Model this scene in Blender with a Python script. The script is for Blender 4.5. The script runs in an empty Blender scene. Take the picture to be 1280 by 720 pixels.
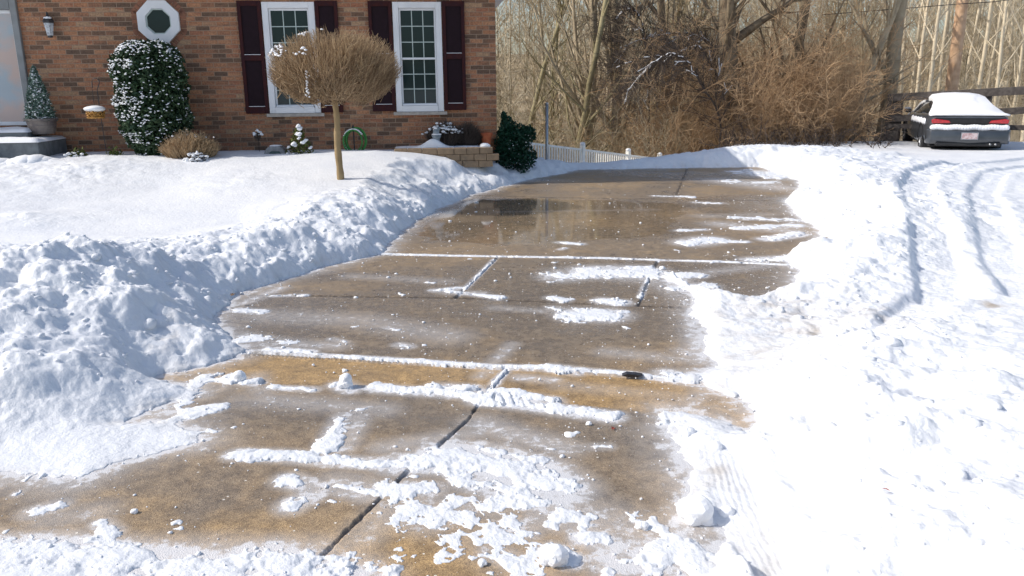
import bpy, math, random
import numpy as np
from mathutils import Vector, Matrix

R = math.radians
D = bpy.data
S = bpy.context.scene
COL = S.collection
rng = np.random.default_rng(7)
random.seed(7)

# ------------------------------------------------------------------ camera
F = 1000.0                      # focal length in photo pixels (1280 wide)
PITCH = math.atan(0.255)
ROLL = R(-0.55)
EYE = Vector((0, 0, 1.6))
cam_d = D.cameras.new('camera'); cam = D.objects.new('camera', cam_d); COL.objects.link(cam)
cam_d.sensor_width = 36; cam_d.lens = 36 * F / 1280
cam_d.clip_start = 0.05; cam_d.clip_end = 2000
CM = Matrix.Rotation(R(90) - PITCH, 4, 'X') @ Matrix.Rotation(ROLL, 4, 'Z')
cam.matrix_world = Matrix.Translation(EYE) @ CM
S.camera = cam

# ------------------------------------------------------------------ world + sun
SUN_EL = R(40)
TO_SUN = Vector((-1.0, -0.03, 0)).normalized()
w = D.worlds.new('World'); S.world = w; w.use_nodes = True
nt = w.node_tree; bg = nt.nodes['Background']
sky = nt.nodes.new('ShaderNodeTexSky'); sky.sky_type = 'NISHITA'; sky.sun_disc = False
sky.sun_elevation = SUN_EL; sky.sun_rotation = math.atan2(TO_SUN.x, TO_SUN.y)
sky.dust_density = 2.0; sky.air_density = 1.0
nt.links.new(sky.outputs[0], bg.inputs[0]); bg.inputs[1].default_value = 0.15
sd = D.lights.new('sun', 'SUN'); sd.energy = 3.6; sd.angle = R(0.6); sd.color = (1.0, 0.94, 0.85)
sun = D.objects.new('sun', sd); COL.objects.link(sun)
dirv = Vector((TO_SUN.x * math.cos(SUN_EL), TO_SUN.y * math.cos(SUN_EL), math.sin(SUN_EL)))
sun.rotation_euler = (-dirv).to_track_quat('-Z', 'Y').to_euler(); sun.location = (-20, 0, 20)
S.view_settings.view_transform = 'Standard'; S.view_settings.look = 'None'
S.view_settings.exposure = 0.08; S.view_settings.gamma = 1

# ------------------------------------------------------------------ helpers
def ray(px, py):
    v = CM.to_3x3() @ Vector(((px - 640) / F, -(py - 360) / F, -1))
    return v
def P(px, py, z=0.0):           # ground point seen at a photo pixel, at height z
    d = ray(px, py); t = (z - EYE.z) / d.z
    return EYE + d * t
def PD(px, py, Y):              # point seen at a photo pixel, Y metres away
    d = ray(px, py); return EYE + d * (Y / d.y)

def tag(o, label=None, cat=None, group=None, kind=None):
    if label: o['label'] = label
    if cat: o['category'] = cat
    if group: o['group'] = group
    if kind: o['kind'] = kind
    return o
def empty(name, loc=(0, 0, 0), rz=0.0, label=None, cat=None, group=None):
    o = D.objects.new(name, None); COL.objects.link(o); o.location = loc; o.rotation_euler = (0, 0, rz)
    o.empty_display_size = .2
    return tag(o, label, cat, group)
def npmesh(name, V, Fc, mat, parent=None, attrs=None, smooth=False):
    V = np.asarray(V, dtype=np.float32); Fc = np.asarray(Fc, dtype=np.int32)
    me = D.meshes.new(name); n, k = Fc.shape
    me.vertices.add(len(V)); me.vertices.foreach_set('co', V.ravel())
    me.loops.add(n * k); me.loops.foreach_set('vertex_index', Fc.ravel())
    me.polygons.add(n)
    me.polygons.foreach_set('loop_start', np.arange(0, n * k, k, dtype=np.int32))
    try: me.polygons.foreach_set('loop_total', np.full(n, k, dtype=np.int32))
    except Exception: pass
    if smooth: me.polygons.foreach_set('use_smooth', np.ones(n, dtype=bool))
    me.update(calc_edges=True)
    if attrs:
        for an, av in attrs.items():
            a = me.attributes.new(an, 'FLOAT', 'POINT'); a.data.foreach_set('value', np.asarray(av, dtype=np.float32))
    if mat: me.materials.append(mat)
    o = D.objects.new(name, me); COL.objects.link(o)
    if parent: o.parent = parent
    return o

class MB:
    """collects simple solids, links them as one mesh"""
    def __init__(s): s.v = []; s.f = []
    def add(s, V, Fc):
        b = len(s.v); s.v += [tuple(p) for p in V]; s.f += [tuple(i + b for i in f) for f in Fc]
    def box(s, x0, x1, y0, y1, z0, z1, M=None):
        V = [Vector(p) for p in ((x0,y0,z0),(x1,y0,z0),(x1,y1,z0),(x0,y1,z0),(x0,y0,z1),(x1,y0,z1),(x1,y1,z1),(x0,y1,z1))]
        if M is not None: V = [M @ p for p in V]
        s.add(V, [(0,3,2,1),(4,5,6,7),(0,1,5,4),(1,2,6,5),(2,3,7,6),(3,0,4,7)])
    def tube(s, pts, rad, n=8, cap=True):
        pts = [Vector(p) for p in pts]; m = len(pts)
        if not hasattr(rad, '__len__'): rad = [rad] * m
        rings = []
        for i, p in enumerate(pts):
            d = (pts[min(i + 1, m - 1)] - pts[max(i - 1, 0)]).normalized()
            up = Vector((0, 0, 1)) if abs(d.z) < .9 else Vector((1, 0, 0))
            a = d.cross(up).normalized(); b = a.cross(d)
            rings += [p + (a * math.cos(t) + b * math.sin(t)) * rad[i] for t in [2 * math.pi * k / n for k in range(n)]]
        fs = [(i*n+k, i*n+(k+1)%n, (i+1)*n+(k+1)%n, (i+1)*n+k) for i in range(m-1) for k in range(n)]
        if cap: fs += [tuple(range(n))[::-1], tuple((m-1)*n+k for k in range(n))]
        s.add(rings, fs)
    def torus(s, c, R0, r, ax=(0,1,0), n=28, k=8, sq=(1, 1)):
        ax = Vector(ax).normalized(); u = ax.cross(Vector((0,0,1))).normalized() if abs(ax.z) < .9 else Vector((1,0,0)); v = ax.cross(u)
        V = []
        for i in range(n):
            t = 2*math.pi*i/n; e = u*math.cos(t)*sq[0] + v*math.sin(t)*sq[1]
            for j in range(k):
                q = 2*math.pi*j/k; V.append(Vector(c) + e*(R0 + r*math.cos(q)) + ax*(r*math.sin(q)))
        s.add(V, [(i*k+j, ((i+1)%n)*k+j, ((i+1)%n)*k+(j+1)%k, i*k+(j+1)%k) for i in range(n) for j in range(k)])
    def lathe(s, prof, c=(0,0,0), n=24):
        V = []; c = Vector(c)
        for r, z in prof:
            V += [c + Vector((r*math.cos(2*math.pi*k/n), r*math.sin(2*math.pi*k/n), z)) for k in range(n)]
        m = len(prof)
        s.add(V, [(i*n+k, i*n+(k+1)%n, (i+1)*n+(k+1)%n, (i+1)*n+k) for i in range(m-1) for k in range(n)])
    def prism(s, poly, y0, y1, M=None):          # poly in x,z extruded along y
        n = len(poly); V = [Vector((x, y0, z)) for x, z in poly] + [Vector((x, y1, z)) for x, z in poly]
        if M is not None: V = [M @ p for p in V]
        s.add(V, [tuple(range(n)), tuple(range(2*n-1, n-1, -1))] + [(i, n+i, n+(i+1)%n, (i+1)%n) for i in range(n)])
    def blob(s, c, r, rough=.2, sub=2, seed=0):
        V, Fc = ico(sub); q = np.random.default_rng(seed)
        off = q.uniform(0, 50, 3); r = np.array(r if hasattr(r, '__len__') else (r, r, r))
        nz = np.sin(V*2.3+off).sum(1)*.33 + .6*np.sin(V[:, [1,2,0]]*4.7+off*1.7).sum(1)*.33 + .4*np.sin(V[:, [2,0,1]]*9.1+off*2.1).prod(1)
        W = V * (1 + rough*nz)[:, None] * r + np.array(c)
        s.add([tuple(p) for p in W], [tuple(f) for f in Fc])
    def build(s, name, mat, parent=None, bevel=0, smooth=False):
        me = D.meshes.new(name); me.from_pydata([tuple(p) for p in s.v], [], s.f); me.update()
        if smooth:
            for p in me.polygons: p.use_smooth = True
        if mat: me.materials.append(mat)
        o = D.objects.new(name, me); COL.objects.link(o)
        if parent: o.parent = parent
        if bevel:
            m = o.modifiers.new('bevel', 'BEVEL'); m.width = bevel; m.segments = 2; m.limit_method = 'ANGLE'
        return o
_ico = {}
def ico(sub):
    if sub not in _ico:
        import bmesh
        bm = bmesh.new(); bmesh.ops.create_icosphere(bm, subdivisions=sub, radius=1)
        _ico[sub] = (np.array([v.co[:] for v in bm.verts]), np.array([[v.index for v in f.verts] for f in bm.faces])); bm.free()
    return _ico[sub]

# ------------------------------------------------------------------ noise
def _h(ix, iy, s):
    h = (ix.astype(np.int64) * 374761393 + iy.astype(np.int64) * 668265263 + s * 974634777) & 0x7fffffff
    h = ((h ^ (h >> 13)) * 1274126177) & 0x7fffffff
    return ((h ^ (h >> 16)) & 0xffff) / 65535.0
def vnoise(x, y, s=0):
    ix = np.floor(x); iy = np.floor(y); fx = x - ix; fy = y - iy
    fx = fx*fx*fx*(fx*(fx*6-15)+10); fy = fy*fy*fy*(fy*(fy*6-15)+10)
    a = _h(ix, iy, s); b = _h(ix+1, iy, s); c = _h(ix, iy+1, s); d = _h(ix+1, iy+1, s)
    return (a*(1-fx)+b*fx)*(1-fy) + (c*(1-fx)+d*fx)*fy
def fbm(x, y, sc, o=4, s=0, g=.5):
    t = 0; a = 1; n = 0
    for i in range(o):
        c, q = math.cos(i*1.1+.4), math.sin(i*1.1+.4)
        t = t + a*vnoise((c*x-q*y)/sc+17.3*i, (q*x+c*y)/sc-9.1*i, s+i); n += a; a *= g; sc *= .5
    return t/n - .5
def worley(x, y, sc, s=0):      # rounded clods 0..1
    x = x/sc; y = y/sc; ix = np.floor(x); iy = np.floor(y); best = np.full(x.shape, 9.0)
    for dx in (-1, 0, 1):
        for dy in (-1, 0, 1):
            cx = ix+dx; cy = iy+dy
            d = (cx+_h(cx, cy, s)-x)**2 + (cy+_h(cx, cy, s+5)-y)**2
            best = np.minimum(best, d)
    return np.sqrt(np.clip(1-best, 0, 1))
def sst(a, b, x):
    t = np.clip((x-a)/(b-a), 0, 1); return t*t*(3-2*t)
def seg_dist(x, y, a, b):
    dx, dy = b[0]-a[0], b[1]-a[1]; L = dx*dx+dy*dy+1e-9
    t = np.clip(((x-a[0])*dx+(y-a[1])*dy)/L, 0, 1)
    return np.hypot(x-a[0]-t*dx, y-a[1]-t*dy)
def poly_sd(x, y, pts):         # signed distance, negative inside
    d = np.full(x.shape, 1e9); ins = np.zeros(x.shape, bool); n = len(pts)
    for i in range(n):
        a, b = pts[i], pts[(i+1) % n]
        d = np.minimum(d, seg_dist(x, y, a, b))
        c = ((a[1] > y) != (b[1] > y)) & (x < (b[0]-a[0])*(y-a[1])/((b[1]-a[1]) or 1e-9)+a[0])
        ins ^= c
    return np.where(ins, -d, d)
def line_dist(x, y, pts):
    d = np.full(x.shape, 1e9)
    for a, b in zip(pts[:-1], pts[1:]): d = np.minimum(d, seg_dist(x, y, a, b))
    return d

# ------------------------------------------------------------------ materials
def mat(name, base=(.5,.5,.5), rough=.6, metal=0, spec=.5, noise=None, bump=None, coat=0, coords='Object'):
    """noise=(scale, colour2, contrast_lo, contrast_hi) ; bump=(scale, strength, distance)"""
    m = D.materials.new(name); m.use_nodes = True; t = m.node_tree; b = t.nodes['Principled BSDF']
    b.inputs['Base Color'].default_value = (*base, 1); b.inputs['Roughness'].default_value = rough
    b.inputs['Metallic'].default_value = metal; b.inputs['Specular IOR Level'].default_value = spec
    b.inputs['Coat Weight'].default_value = coat
    tc = t.nodes.new('ShaderNodeTexCoord')
    if noise:
        n = t.nodes.new('ShaderNodeTexNoise'); n.inputs['Scale'].default_value = noise[0]; n.inputs['Detail'].default_value = 6
        t.links.new(tc.outputs[coords], n.inputs['Vector'])
        r = t.nodes.new('ShaderNodeValToRGB'); r.color_ramp.elements[0].position = noise[2]; r.color_ramp.elements[1].position = noise[3]
        r.color_ramp.elements[0].color = (*base, 1); r.color_ramp.elements[1].color = (*noise[1], 1)
        t.links.new(n.outputs[0], r.inputs[0]); t.links.new(r.outputs[0], b.inputs['Base Color'])
    if bump:
        n = t.nodes.new('ShaderNodeTexNoise'); n.inputs['Scale'].default_value = bump[0]; n.inputs['Detail'].default_value = 5
        t.links.new(tc.outputs[coords], n.inputs['Vector'])
        q = t.nodes.new('ShaderNodeBump'); q.inputs['Strength'].default_value = bump[1]; q.inputs['Distance'].default_value = bump[2]
        t.links.new(n.outputs[0], q.inputs['Height']); t.links.new(q.outputs[0], b.inputs['Normal'])
    return m

M = {}
def snow_mat(name, micro=True):
    m = D.materials.new(name); m.use_nodes = True; t = m.node_tree; L = t.links; b = t.nodes['Principled BSDF']
    b.inputs['Roughness'].default_value = .55; b.inputs['Specular IOR Level'].default_value = .3
    tc = t.nodes.new('ShaderNodeTexCoord')
    n = t.nodes.new('ShaderNodeTexNoise'); n.inputs['Scale'].default_value = 1.7; n.inputs['Detail'].default_value = 8
    L.new(tc.outputs['Object'], n.inputs['Vector'])
    r = t.nodes.new('ShaderNodeValToRGB'); r.color_ramp.elements[0].position = .3; r.color_ramp.elements[1].position = .7
    r.color_ramp.elements[0].color = (.73, .755, .80, 1); r.color_ramp.elements[1].color = (.83, .845, .865, 1)
    L.new(n.outputs[0], r.inputs[0])
    n2 = t.nodes.new('ShaderNodeTexNoise'); n2.inputs['Scale'].default_value = 28; n2.inputs['Detail'].default_value = 6; n2.inputs['Roughness'].default_value = .65
    L.new(tc.outputs['Object'], n2.inputs['Vector'])
    q = t.nodes.new('ShaderNodeBump'); q.inputs['Strength'].default_value = .55; q.inputs['Distance'].default_value = .02
    L.new(n2.outputs[0], q.inputs['Height']); L.new(q.outputs[0], b.inputs['Normal'])
    at = t.nodes.new('ShaderNodeAttribute'); at.attribute_name = 'dirt'
    mx = t.nodes.new('ShaderNodeMix'); mx.data_type = 'RGBA'; mx.inputs[7].default_value = (.30, .23, .15, 1)
    n3 = t.nodes.new('ShaderNodeTexNoise'); n3.inputs['Scale'].default_value = 9; n3.inputs['Detail'].default_value = 8
    L.new(tc.outputs['Object'], n3.inputs['Vector'])
    ml = t.nodes.new('ShaderNodeMath'); ml.operation = 'MULTIPLY_ADD'; ml.inputs[1].default_value = 3.5; ml.inputs[2].default_value = -1.75
    L.new(n3.outputs[0], ml.inputs[0])
    m2 = t.nodes.new('ShaderNodeMath'); m2.operation = 'ADD'; m2.use_clamp = True
    L.new(ml.outputs[0], m2.inputs[0]); L.new(at.outputs['Fac'], m2.inputs[1])
    m3 = t.nodes.new('ShaderNodeMath'); m3.operation = 'MULTIPLY'; m3.use_clamp = True
    L.new(m2.outputs[0], m3.inputs[0]); L.new(at.outputs['Fac'], m3.inputs[1])
    L.new(m3.outputs[0], mx.inputs[0]); L.new(r.outputs[0], mx.inputs[6]); L.new(mx.outputs[2], b.inputs['Base Color'])
    return m
M['snow'] = snow_mat('snow')
M['snow_small'] = mat('snow_small', (.86,.87,.89), .6, spec=.3, bump=(60, .4, .01))

def concrete_mat():
    m = D.materials.new('wet_concrete'); m.use_nodes = True; t = m.node_tree; L = t.links; b = t.nodes['Principled BSDF']
    N = lambda k: t.nodes.new(k)
    tc = N('ShaderNodeTexCoord')
    def noise(s, d=6, r=.6, vec=None):
        n = N('ShaderNodeTexNoise'); n.inputs['Scale'].default_value = s; n.inputs['Detail'].default_value = d; n.inputs['Roughness'].default_value = r
        L.new(vec or tc.outputs['Object'], n.inputs['Vector']); return n.outputs[0]
    def math_(op, a, c, clamp=False):
        q = N('ShaderNodeMath'); q.operation = op; q.use_clamp = clamp
        for i, v in enumerate((a, c)):
            if isinstance(v, (int, float)): q.inputs[i].default_value = v
            else: L.new(v, q.inputs[i])
        return q.outputs[0]
    def mix(f, a, c):
        q = N('ShaderNodeMix'); q.data_type = 'RGBA'
        if isinstance(f, (int, float)): q.inputs[0].default_value = f
        else: L.new(f, q.inputs[0])
        for i, v in ((6, a), (7, c)):
            if isinstance(v, tuple): q.inputs[i].default_value = (*v, 1)
            else: L.new(v, q.inputs[i])
        return q.outputs[2]
    def attr(nm):
        q = N('ShaderNodeAttribute'); q.attribute_name = nm; return q.outputs['Fac']
    def ramp(x, lo, hi):
        q = N('ShaderNodeMapRange'); q.inputs['From Min'].default_value = lo; q.inputs['From Max'].default_value = hi; L.new(x, q.inputs['Value']); return q.outputs[0]
    frost, wet, gold, pud = attr('frost'), attr('wet'), attr('gold'), attr('puddle')
    big = ramp(noise(1.3), .35, .65); fine = ramp(noise(110, 3, .7), .35, .65); mid = ramp(noise(14, 7, .7), .35, .65)
    c = mix(big, (.345, .26, .17), (.255, .20, .145))
    c = mix(math_('MULTIPLY', gold, .85), c, (.42, .28, .13))
    c = mix(math_('MULTIPLY', wet, .65), c, (.175, .152, .130))
    vo = N('ShaderNodeTexVoronoi'); vo.inputs['Scale'].default_value = 230; L.new(tc.outputs['Object'], vo.inputs['Vector'])
    sp = N('ShaderNodeSeparateColor'); L.new(vo.outputs['Color'], sp.inputs[0])
    agg = mix(sp.outputs[0], (.55, .5, .45), (1.45, 1.42, 1.35))
    q = N('ShaderNodeMix'); q.data_type = 'RGBA'; q.blend_type = 'MULTIPLY'; q.inputs[0].default_value = .8
    L.new(c, q.inputs[6]); L.new(agg, q.inputs[7]); c = q.outputs[2]
    q = N('ShaderNodeMix'); q.data_type = 'RGBA'; q.blend_type = 'MULTIPLY'; q.inputs[0].default_value = .7
    L.new(c, q.inputs[6]); L.new(mix(mid, (.55, .55, .56), (1.3, 1.28, 1.22)), q.inputs[7]); c = q.outputs[2]
    jt = attr('joint'); c = mix(math_('MULTIPLY', jt, .85), c, (.045, .037, .030))
    # frost / thin slush
    fr = math_('ADD', frost, math_('MULTIPLY', math_('SUBTRACT', noise(16, 9, .72), .5), 1.9))
    fr2 = ramp(fr, .42, .72)
    fr2 = math_('MULTIPLY', fr2, ramp(frost, .02, .3))
    film = math_('MULTIPLY', ramp(frost, .08, .9), .55)
    fr3 = math_('MAXIMUM', math_('MULTIPLY', fr2, .82), film)
    c = mix(fr3, c, (.74, .75, .78))
    # tiny ice grains
    v2 = N('ShaderNodeTexVoronoi'); v2.inputs['Scale'].default_value = 38; L.new(tc.outputs['Object'], v2.inputs['Vector'])
    s2 = N('ShaderNodeSeparateColor'); L.new(v2.outputs['Color'], s2.inputs[0])
    g1 = math_('LESS_THAN', v2.outputs['Distance'], .2); g2 = math_('GREATER_THAN', s2.outputs[1], math_('SUBTRACT', .985, math_('MULTIPLY', ramp(noise(2.2), .45, .75), .10)))
    c = mix(math_('MULTIPLY', math_('MULTIPLY', g1, g2), .8), c, (.8, .76, .68))
    L.new(c, b.inputs['Base Color'])
    ro = math_('SUBTRACT', .58, math_('MULTIPLY', wet, .36))
    ro = math_('ADD', ro, math_('MULTIPLY', math_('SUBTRACT', mid, .5), .22))
    ro = math_('MULTIPLY', ro, math_('SUBTRACT', 1.0, math_('MULTIPLY', pud, .84)))
    ro = math_('ADD', ro, math_('MULTIPLY', fr3, .3), True)
    L.new(ro, b.inputs['Roughness']); b.inputs['Specular IOR Level'].default_value = .5
    bp = N('ShaderNodeBump'); bp.inputs['Distance'].default_value = .004
    L.new(math_('MULTIPLY', math_('SUBTRACT', 1.0, pud), .5), bp.inputs['Strength'])
    L.new(math_('ADD', vo.outputs['Distance'], math_('MULTIPLY', noise(60, 4), 1.2)), bp.inputs['Height'])
    L.new(bp.outputs[0], b.inputs['Normal'])
    return m
M['concrete'] = concrete_mat()

def brick_mat():
    m = D.materials.new('brick'); m.use_nodes = True; t = m.node_tree; L = t.links; b = t.nodes['Principled BSDF']; N = t.nodes.new
    tc = N('ShaderNodeTexCoord'); mp = N('ShaderNodeMapping'); L.new(tc.outputs['Object'], mp.inputs[0])
    mp.inputs['Rotation'].default_value = (R(90), 0, 0)
    wn = N('ShaderNodeTexNoise'); wn.inputs['Scale'].default_value = 9; L.new(mp.outputs[0], wn.inputs['Vector'])
    vm = N('ShaderNodeVectorMath'); vm.operation = 'MULTIPLY_ADD'; vm.inputs[1].default_value = (.007, .007, 0)
    L.new(wn.outputs['Color'], vm.inputs[0]); L.new(mp.outputs[0], vm.inputs[2])
    br = N('ShaderNodeTexBrick'); L.new(vm.outputs[0], br.inputs['Vector']); br.inputs['Scale'].default_value = 1
    br.inputs['Color1'].default_value = (0, 0, 0, 1); br.inputs['Color2'].default_value = (1, 1, 1, 1); br.inputs['Mortar'].default_value = (.5, .5, .5, 1)
    br.inputs['Brick Width'].default_value = .213; br.inputs['Row Height'].default_value = .0705; br.inputs['Mortar Size'].default_value = .0055
    br.inputs['Mortar Smooth'].default_value = .2; br.inputs['Bias'].default_value = 0
    # patches of dark bricks
    pn = N('ShaderNodeTexNoise'); pn.inputs['Scale'].default_value = 1.5; pn.inputs['Detail'].default_value = 3
    mp2 = N('ShaderNodeMapping'); mp2.inputs['Scale'].default_value = (1, 1, 3.5); L.new(tc.outputs['Object'], mp2.inputs[0]); L.new(mp2.outputs[0], pn.inputs['Vector'])
    ad = N('ShaderNodeMath'); ad.operation = 'MULTIPLY_ADD'; ad.inputs[1].default_value = 1.3; ad.inputs[2].default_value = -.65
    L.new(pn.outputs[0], ad.inputs[0])
    a2 = N('ShaderNodeMath'); a2.operation = 'ADD'; L.new(ad.outputs[0], a2.inputs[0]); L.new(br.outputs['Color'], a2.inputs[1])
    r = N('ShaderNodeValToRGB'); L.new(a2.outputs[0], r.inputs[0]); e = r.color_ramp.elements
    cols = [(0, (.13, .078, .05)), (.25, (.18, .10, .06)), (.38, (.28, .135, .075)), (.55, (.37, .165, .082)), (.7, (.42, .21, .11)), (.85, (.32, .13, .07)), (1, (.38, .235, .135))]
    e[0].position, e[0].color = 0, (*cols[0][1], 1); e[1].position, e[1].color = 1, (*cols[-1][1], 1)
    for p, c in cols[1:-1]:
        x = e.new(p); x.color = (*c, 1)
    fn = N('ShaderNodeTexNoise'); fn.inputs['Scale'].default_value = 35; fn.inputs['Detail'].default_value = 6; L.new(tc.outputs['Object'], fn.inputs['Vector'])
    fr = N('ShaderNodeMapRange'); fr.inputs['From Min'].default_value = .3; fr.inputs['From Max'].default_value = .7; fr.inputs['To Min'].default_value = .62; fr.inputs['To Max'].default_value = 1.3
    L.new(fn.outputs[0], fr.inputs[0])
    ml = N('ShaderNodeVectorMath'); ml.operation = 'SCALE'; L.new(r.outputs[0], ml.inputs[0]); L.new(fr.outputs[0], ml.inputs['Scale'])
    mx = N('ShaderNodeMix'); mx.data_type = 'RGBA'; L.new(br.outputs['Fac'], mx.inputs[0]); L.new(ml.outputs[0], mx.inputs[6]); mx.inputs[7].default_value = (.34, .24, .165, 1)
    L.new(mx.outputs[2], b.inputs['Base Color']); b.inputs['Roughness'].default_value = .85
    bp = N('ShaderNodeBump'); bp.invert = True; bp.inputs['Distance'].default_value = .008; bp.inputs['Strength'].default_value = .9
    L.new(br.outputs['Fac'], bp.inputs['Height']); L.new(bp.outputs[0], b.inputs['Normal'])
    return m
M['brick'] = brick_mat()
def tint_mat(name, c0, c1, rough=.85, lich=None):
    m = D.materials.new(name); m.use_nodes = True; t = m.node_tree; L = t.links; b = t.nodes['Principled BSDF']; N = t.nodes.new
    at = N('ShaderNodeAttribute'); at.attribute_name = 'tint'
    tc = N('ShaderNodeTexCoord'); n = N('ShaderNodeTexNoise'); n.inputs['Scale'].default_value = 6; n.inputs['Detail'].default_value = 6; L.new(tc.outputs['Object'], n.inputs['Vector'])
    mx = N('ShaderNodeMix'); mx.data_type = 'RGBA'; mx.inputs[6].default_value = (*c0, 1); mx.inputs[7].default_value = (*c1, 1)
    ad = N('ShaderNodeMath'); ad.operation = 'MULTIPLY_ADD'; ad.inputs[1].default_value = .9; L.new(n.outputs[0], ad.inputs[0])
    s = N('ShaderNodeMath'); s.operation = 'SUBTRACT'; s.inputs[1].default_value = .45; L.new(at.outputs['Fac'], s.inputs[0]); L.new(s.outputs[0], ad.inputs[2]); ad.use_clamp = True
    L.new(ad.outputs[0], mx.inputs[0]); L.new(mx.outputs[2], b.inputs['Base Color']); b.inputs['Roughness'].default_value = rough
    b.inputs['Specular IOR Level'].default_value = .2
    return m
M['white_paint'] = mat('white_paint', (.78,.79,.80), .45, noise=(3, (.70,.71,.72), .4, .7))
M['fence_white'] = mat('fence_white', (.76,.75,.68), .5, noise=(8, (.82,.81,.77), .4, .6))
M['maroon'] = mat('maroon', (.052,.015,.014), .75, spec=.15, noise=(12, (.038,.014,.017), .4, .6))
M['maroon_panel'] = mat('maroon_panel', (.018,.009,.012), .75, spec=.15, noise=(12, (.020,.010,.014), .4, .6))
M['glass'] = mat('glass_dark', (.014,.030,.030), .04, spec=.32)  # teal of the window reflections tinted into the base colour
M['curtain'] = mat('curtain', (.05,.06,.06), .8, noise=(6, (.02,.026,.026), .35, .65))
M['muntin'] = mat('muntin', (.50,.58,.54), .5, noise=(20, (.45,.53,.50), .4, .6))
M['stone_sill'] = mat('stone_sill', (.45,.41,.36), .8, noise=(20, (.36,.33,.29), .4, .6))
M['grey_trim'] = mat('grey_trim', (.19,.20,.20), .55, noise=(4, (.24,.25,.25), .4, .6))
M['door_reflection'] = mat('door_reflection', (.52,.40,.35), .25, noise=(2.2, (.36,.42,.46), .42, .6), coat=.6)  # pinkish curtain and pink-blue glass reflections painted into one opaque pane
M['step'] = mat('grey_step', (.17,.19,.20), .75, noise=(9, (.12,.135,.145), .4, .6), bump=(50,.3,.01))
M['iron'] = mat('black_iron', (.025,.025,.028), .5, noise=(30, (.04,.04,.042), .4, .6))
M['lamp_glass'] = mat('lamp_glass', (.55,.58,.60), .1, noise=(30, (.3,.32,.34), .4, .6), coat=.5)
M['pot'] = mat('pot', (.12,.10,.095), .5, noise=(7, (.20,.17,.15), .4, .6))
M['terracotta'] = mat('terracotta', (.42,.10,.04), .8, noise=(14, (.50,.15,.06), .4, .6))
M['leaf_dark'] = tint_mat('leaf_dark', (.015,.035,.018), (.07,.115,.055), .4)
M['leaf_frost'] = tint_mat('leaf_frost', (.04,.09,.06), (.22,.30,.25), .6)
M['leaf_blue'] = tint_mat('leaf_blue', (.006,.030,.018), (.016,.065,.038), .4)
M['weed'] = tint_mat('weed', (.06,.08,.015), (.13,.15,.04), .6)
M['twig_tan'] = tint_mat('twig_tan', (.17,.11,.065), (.62,.45,.27), .8)
M['twig_brown'] = tint_mat('twig_brown', (.12,.075,.045), (.30,.20,.12), .8)
M['twig_dark'] = tint_mat('twig_dark', (.05,.04,.035), (.13,.10,.08), .8)
M['bark_tan'] = tint_mat('bark_tan', (.13,.085,.04), (.42,.31,.17), .85)
M['bark'] = tint_mat('bark', (.14,.105,.070), (.42,.35,.24), .9)
M['bark_lichen'] = tint_mat('bark_lichen', (.16,.13,.07), (.42,.37,.22), .9)
M['wood_far'] = tint_mat('wood_far', (.26,.20,.115), (.66,.57,.42), .9)  # pale end stands in for haze over the right-hand trees
M['brush'] = tint_mat('brush', (.20,.115,.055), (.64,.44,.26), .85)
M['hose'] = mat('hose', (.03,.20,.035), .35, noise=(20, (.05,.28,.05), .4, .6))
M['statue'] = mat('statue', (.28,.33,.36), .7, noise=(18, (.20,.24,.27), .4, .6), bump=(40,.4,.01))
M['grey_plastic'] = mat('grey_plastic', (.16,.17,.185), .5, noise=(14, (.23,.24,.25), .4, .6))
M['teal_dark'] = mat('teal_dark', (.02,.05,.055), .4, noise=(14, (.03,.07,.07), .4, .6))
M['block'] = mat('block', (.36,.25,.155), .9, noise=(12, (.27,.19,.12), .35, .65), bump=(45,.6,.015))
M['galv'] = mat('galvanised', (.42,.45,.48), .35, metal=.6, noise=(12, (.34,.37,.40), .4, .6))
M['rail_wood'] = mat('rail_wood', (.055,.045,.040), .8, noise=(12, (.10,.085,.075), .4, .65))
M['pole_wood'] = mat('pole_wood', (.60,.40,.25), .85, noise=(5, (.46,.28,.16), .35, .65), bump=(30,.5,.02))
M['car_paint'] = mat('car_paint', (.035,.042,.052), .32, coat=.8, noise=(4, (.055,.062,.072), .35, .7))
M['car_black'] = mat('car_black', (.010,.010,.011), .6, noise=(14, (.018,.018,.019), .4, .6))
M['car_glass'] = mat('car_glass', (.015,.018,.02), .06, spec=.7)
M['tyre'] = mat('tyre', (.016,.016,.017), .85, noise=(25, (.03,.03,.03), .4, .65))
M['rim'] = mat('rim', (.42,.43,.45), .35, metal=.7, noise=(20, (.3,.31,.33), .4, .6))
M['tail_red'] = mat('tail_red', (.55,.02,.025), .2, coat=.7, noise=(20, (.38,.012,.02), .4, .6))
M['plate'] = mat('plate', (.62,.52,.52), .4, noise=(16, (.45,.28,.28), .45, .6))
M['feeder_seed'] = mat('feeder_seed', (.55,.28,.06), .7, noise=(60, (.25,.12,.03), .4, .6))
M['leaf_red'] = mat('leaf_red', (.35,.05,.03), .7, noise=(40, (.25,.07,.03), .4, .6))
M['leaf_yellow'] = mat('leaf_yellow', (.5,.33,.07), .7, noise=(40, (.4,.22,.05), .4, .6))
M['leaf_brown'] = mat('leaf_brown', (.10,.06,.035), .8, noise=(40, (.18,.11,.06), .4, .6))
M['black_sliver'] = mat('black_sliver', (.02,.02,.024), .5, noise=(40, (.04,.04,.045), .4, .6))
M['wire'] = mat('wire', (.02,.02,.02), .6, noise=(30, (.03,.03,.03), .4, .6))
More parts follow.
